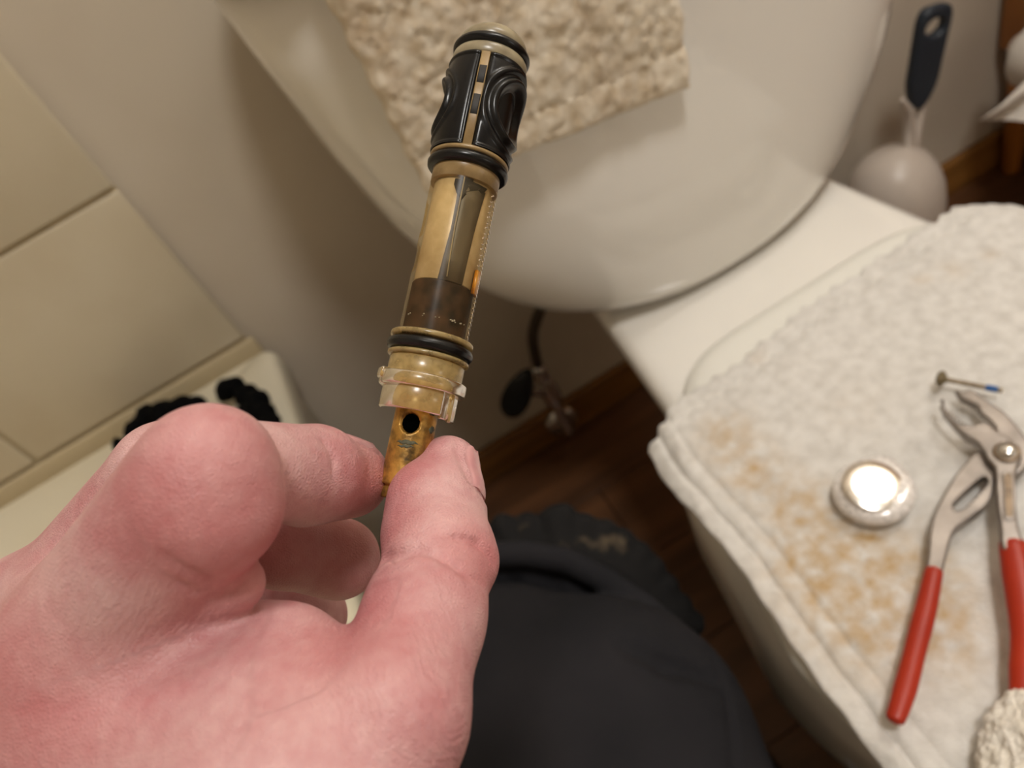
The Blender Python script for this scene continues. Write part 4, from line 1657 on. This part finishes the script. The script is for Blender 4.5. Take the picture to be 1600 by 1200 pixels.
for z, r in ((zc_, 0.0048), (zc_ + 0.0022, 0.0048), (zc_ + 0.0034, 0.0042), (zc_ + 0.0042, 0.0028), (zc_ + 0.0045, 0.0012)):
    R.append([(pv[0] + r * math.cos(t), pv[1] + r * math.sin(t), z) for t in np.linspace(0, 2 * math.pi, 32, endpoint=False)])
rings('pivot_bolt', R, M['chrome'], pl)
# jaw teeth
for lo_, hi_, nt_, zt in (((1503, 622), (1545, 655), 8, zb - 0.001), ((1480, 640), (1512, 664), 7, zc_ - 0.001)):
    for q in range(nt_):
        t = q / (nt_ - 1)
        p = at_z(lo_[0] + (hi_[0] - lo_[0]) * t, lo_[1] + (hi_[1] - lo_[1]) * t, zt)
        tube('jaw_tooth', [(p[0], p[1], zt - 0.003), (p[0], p[1], zt - 0.001)], 0.0005, M['steel_dark'], pl, k=6)


def grip(pts, w, z, name='grip'):
    P = smooth_path([at_z(x, y, z) for x, y in pts], 30)
    ww = np.interp(np.linspace(0, 1, 30), np.linspace(0, 1, len(w)), w)
    return tube(name, P, ww, M['red'], pl, k=20, flat=0.75, up=(0, 0, 1))


grip([(1459, 893), (1448, 945), (1434, 1000), (1420, 1055), (1407, 1100), (1399, 1122)], [0.0044, 0.0050, 0.0053, 0.0050, 0.0053, 0.0044], ZP + 0.0042)
grip([(1583, 852), (1592, 900), (1601, 960), (1604, 1010), (1602, 1060), (1600, 1100)], [0.0066, 0.0076, 0.0074, 0.0068, 0.0070, 0.0058], ZP + 0.0062)

# ------------------------------------------------------------------ screw
s0, s1 = at_z(1472, 592, ZP + 0.002), at_z(1564, 610, ZP + 0.002)
sc = empty('screw', tuple(s0))
tag(sc, 'long flat-headed screw with blue thread-lock tip beside the plier jaws', 'screw')
d = Vector(s1 - s0)
L = d.length
d.normalize()
pts = [Vector(s0) + d * (0.002 + (L - 0.002) * t) for t in np.linspace(0, 1, 60)]
tube('shank', pts, [0.0014 + (0.00022 if i % 2 else 0) for i in range(60)], mat('screw_steel', (120, 104, 84), (160, 144, 120), scale=300, rough=0.4, metal=0.7), sc, k=12)
tube('head', [Vector(s0) - d * 0.0004, Vector(s0) + d * 0.0006, Vector(s0) + d * 0.0026], [0.0052, 0.0050, 0.0018], mat('screw_head', (104, 92, 68), (140, 126, 98), scale=300, rough=0.45, metal=0.6), sc, k=24, caps=True)
tube('thread_lock', [Vector(s0) + d * (L * 0.76), Vector(s0) + d * (L * 0.80), Vector(s0) + d * (L * 0.93)], [0.0018, 0.0020, 0.0019], mat('blue_patch', (18, 84, 150), rough=0.5), sc, k=12)
tube('screw_tip', [Vector(s0) + d * (L * 0.94), Vector(s0) + d * (L * 1.0)], [0.0016, 0.0013], mat('green_tip', (84, 92, 62), rough=0.5, metal=0.4), sc, k=12)

# ------------------------------------------------------------------ clear cap with bright disc
cc = at_z(1365, 762, ZP + 0.004)
cap = empty('plastic_cap', (cc[0], cc[1], ZP - 0.002))
tag(cap, 'clear teardrop-shaped plastic handle cap with a shiny silver disc, on the stained towel', 'cap')
tipd = at_z(1392, 690, ZP + 0.004) - cc
ta = math.atan2(tipd[1], tipd[0])


def drop(r, z, k=72):
    out = []
    for j in range(k):
        a = 2 * math.pi * j / k
        da = ((a - ta + math.pi) % (2 * math.pi)) - math.pi
        q = 1.2 * r * (1 + 0.13 * math.exp(-(da / 0.35) ** 2))
        out.append((cc[0] + q * math.cos(a), cc[1] + q * math.sin(a), z))
    return out


zc0 = ZP - 0.0015
M['clear'] = thin_clear('clear_plastic', (246, 240, 234), rough=0.06, gloss=0.8, body=(244, 238, 234), body_w=0.72)
rings('clear_shell', [drop(r, zc0 + h) for r, h in ((0.0175, 0.0), (0.0183, 0.0008), (0.0184, 0.003), (0.0175, 0.0052), (0.0155, 0.0066), (0.0138, 0.0072), (0.006, 0.0074))], M['clear'], cap, cap0=False)
R = []
slope = np.array([-0.105, 0.17])       # the disc sits a little askew
for r, h in ((0.0164, 0.0070), (0.0163, 0.0084), (0.0158, 0.0088), (0.0100, 0.0090), (0.0015, 0.0091)):
    R.append([(cc[0] - 0.0006 + r * math.cos(t), cc[1] - 0.0006 + r * math.sin(t), zc0 + h + 0.0008 + r * (slope[0] * math.cos(t) + slope[1] * math.sin(t))) for t in np.linspace(0, 2 * math.pi, 48, endpoint=False)])
rings('silver_disc', R, mat('mirror_silver', (228, 222, 214), (236, 230, 222), scale=200, rough=0.22, metal=1.0, bump=0.05, bscale=500), cap)

# ------------------------------------------------------------------ toilet brush
bb = np.array([0.605, 0.655])
br = empty('toilet_brush', (bb[0], bb[1], 0))
tag(br, 'toilet brush with dark blue-grey handle in a round pale canister behind the toilet', 'brush')
R = []
for z, r in ((0.0, 0.052), (0.004, 0.056), (0.05, 0.058), (0.10, 0.060), (0.14, 0.0605), (0.165, 0.058), (0.185, 0.052), (0.20, 0.043), (0.212, 0.030), (0.218, 0.016), (0.22, 0.008)):
    R.append([(bb[0] + r * math.cos(t), bb[1] + r * math.sin(t), z) for t in np.linspace(0, 2 * math.pi, 48, endpoint=False)])
rings('canister', R, M['brush_white'], br)
h0 = at_y(1425, 235, bb[1]); h1 = at_y(1432, 168, bb[1]); h2 = at_y(1463, 8, bb[1])
hv = Vector(h2 - h1).normalized()
for sx in (-1, 1):
    tube('neck', [Vector((bb[0] + sx * 0.001, bb[1], 0.212)), Vector(h0) + Vector((sx * 0.003, 0, 0.004)), Vector(h1) + Vector((sx * 0.010, 0, 0.002)), Vector(h1) + Vector((sx * 0.021, 0, 0.022))], [0.009, 0.0075, 0.0055, 0.003], M['brush_white'], br)
# handle: flat rounded bar with a hanging hole
Lh = (Vector(h2) - Vector(h1)).length
hole = []
outl = []
wv_ = [(0.0, 0.004), (0.012, 0.013), (0.03, 0.0185), (Lh * 0.45, 0.0195), (Lh * 0.8, 0.0205), (Lh - 0.012, 0.020), (Lh - 0.004, 0.017), (Lh, 0.010)]
lft = [(-w, s) for s, w in wv_]
rgt = [(w, s) for s, w in wv_[::-1]]
loop = smooth_path([(x, y, 0) for x, y in lft + rgt + lft[:1]], 90)[:-1, :2]
hole = [(0.0115 * math.cos(t), Lh - 0.022 + 0.0095 * math.sin(t)) for t in np.linspace(0, 2 * math.pi, 28, endpoint=False)]
hob = flat2d('handle', [loop, np.array(hole)], -0.007, 0.007, M['brush_dark'], None, 0.004)
fz = Vector((0.0, -0.86, 0.5))
fx_ = hv.cross(fz).normalized()
if fx_.x < 0: fx_ = -fx_
fz = fx_.cross(hv).normalized()
mw = Matrix(((fx_.x, hv.x, fz.x, h1[0]), (fx_.y, hv.y, fz.y, h1[1]), (fx_.z, hv.z, fz.z, h1[2]), (0, 0, 0, 1)))
hob.data.transform(Matrix.Translation(-Vector(br.location)) @ mw)
hob.parent = br

# ------------------------------------------------------------------ vanity leg / side and toilet paper
van = empty('vanity_cabinet', (1.2, 0.45, 0))
tag(van, 'orange-brown wooden vanity cabinet on legs at the right wall, only its edge showing', 'cabinet')
for lx, ly_ in ((0.874, 0.715), (1.58, 0.715), (0.874, 0.22), (1.58, 0.22)):
    R = []
    for z, r in ((0.0, 0.011), (0.004, 0.013), (0.12, 0.016), (0.205, 0.018)):
        R.append([(lx + r * math.cos(t), ly_ + r * math.sin(t), z) for t in np.linspace(0, 2 * math.pi, 24, endpoint=False)])
    rings('leg', R, M['vanity'], van)
bm_obj('carcass', box_bm(0.853, 1.60, 0.20, 0.740, 0.20, 0.80, 0.004, 2), M['vanity'], van)
bm_obj('countertop', box_bm(0.845, 1.615, 0.18, 0.745, 0.80, 0.83, 0.004, 2), M['porcelain'], van)
for dx in (0.88, 1.24):
    dd = bm_obj('door', box_bm(dx, dx + 0.34, 0.182, 0.2, 0.23, 0.78, 0.004, 2), M['vanity'], van)
    tube('knob', [(dx + (0.30 if dx < 1 else 0.04), 0.182, 0.6), (dx + (0.30 if dx < 1 else 0.04), 0.165, 0.6)], 0.010, M['chrome'], dd)

tp = empty('toilet_paper_roll', (0.809, 0.60, 0.245))
tag(tp, 'toilet paper roll with a torn sheet hanging, at the side of the wooden vanity', 'toilet paper')
R = []
for y, r in ((0.545, 0.020), (0.545, 0.039), (0.548, 0.041), (0.652, 0.041), (0.655, 0.039), (0.655, 0.020)):
    R.append([(0.809 + r * math.cos(t), y, 0.245 + r * math.sin(t)) for t in np.linspace(0, 2 * math.pi, 40, endpoint=False)])
rings('roll', R, M['paper'], tp, cap0=False, cap1=False)
nS = 46
TLc, TRc, BLc, BRc = [np.array(v) for v in ((0.782, 0.590, 0.290), (0.782, 0.550, 0.215), (0.668, 0.600, 0.252), (0.750, 0.590, 0.203))]
Sg = np.zeros((nS, nS, 3))
for i in range(nS):
    t = i / (nS - 1)
    for q in range(nS):
        w = q / (nS - 1)
        p = (TLc * (1 - w) + TRc * w) * (1 - t) + (BLc * (1 - w) + BRc * w) * t
        p = p + np.array([0, -1, 0.3]) * (0.012 * math.sin(w * 9 + t * 1.5) * (0.3 + t)) + np.array([-1, 0, 0.5]) * (0.008 * math.sin(w * 31) + 0.006 * math.sin(w * 13 + 1)) * max(0, t - 0.8) * 5 * (1 if w < 0.5 else 0.4)
        Sg[i, q] = p
sheet('torn_sheet', Sg, 0.0006, M['paper'], pile=0.0012, pscale=0.02, seed=61, parent=tp)
tube('spindle', [(0.809, 0.53, 0.245), (0.809, 0.67, 0.245)], 0.018, M['brush_white'], tp)
for yy in (0.532, 0.668):
    tube('bracket', [(0.809, yy, 0.245), (0.852, yy, 0.245)], 0.006, M['chrome'], tp)

# ------------------------------------------------------------------ black bath pouf on the tub ledge
KF = Field((-560, -90, 640), (-180, 130, 1010), 2.6)
KD = KF.blank(60)
lob = [(188, 690, 13), (212, 664, 17), (232, 645, 19), (258, 640, 20), (285, 630, 19), (308, 626, 14), (235, 685, 24), (275, 670, 24), (352, 603, 17), (368, 596, 15), (385, 612, 19), (402, 622, 19), (414, 640, 18), (385, 650, 24), (345, 650, 24), (310, 665, 24), (424, 655, 15)]
for px, py, r in lob:
    P = at_z(px, py + 6, 0.412)
    c = w2c(P)
    dep = c[2] / 1000
    rm = r * dep / FPX * 1000
    sl, D = KF.cone(c, c, rm, rm, 14)
    if sl is not None:
        KD[sl] = smin(KD[sl], D, 5)
V, F = KF.mesh(KD)
Vw = c2w(V)
Vw = Vw + 0.0022 * np.c_[vnoise(Vw, 0.008, 5), vnoise(Vw, 0.008, 6), vnoise(Vw, 0.008, 7)]
Vw[:, 2] = np.maximum(Vw[:, 2], TZ + 0.0008)
Vw[:, 1] = np.minimum(Vw[:, 1], WY - 0.014)
pf = mesh_obj('bath_pouf', Vw, F.tolist(), M['black'])
tag(pf, 'black ruffled bath pouf lying on the tub ledge behind the hand', 'pouf')
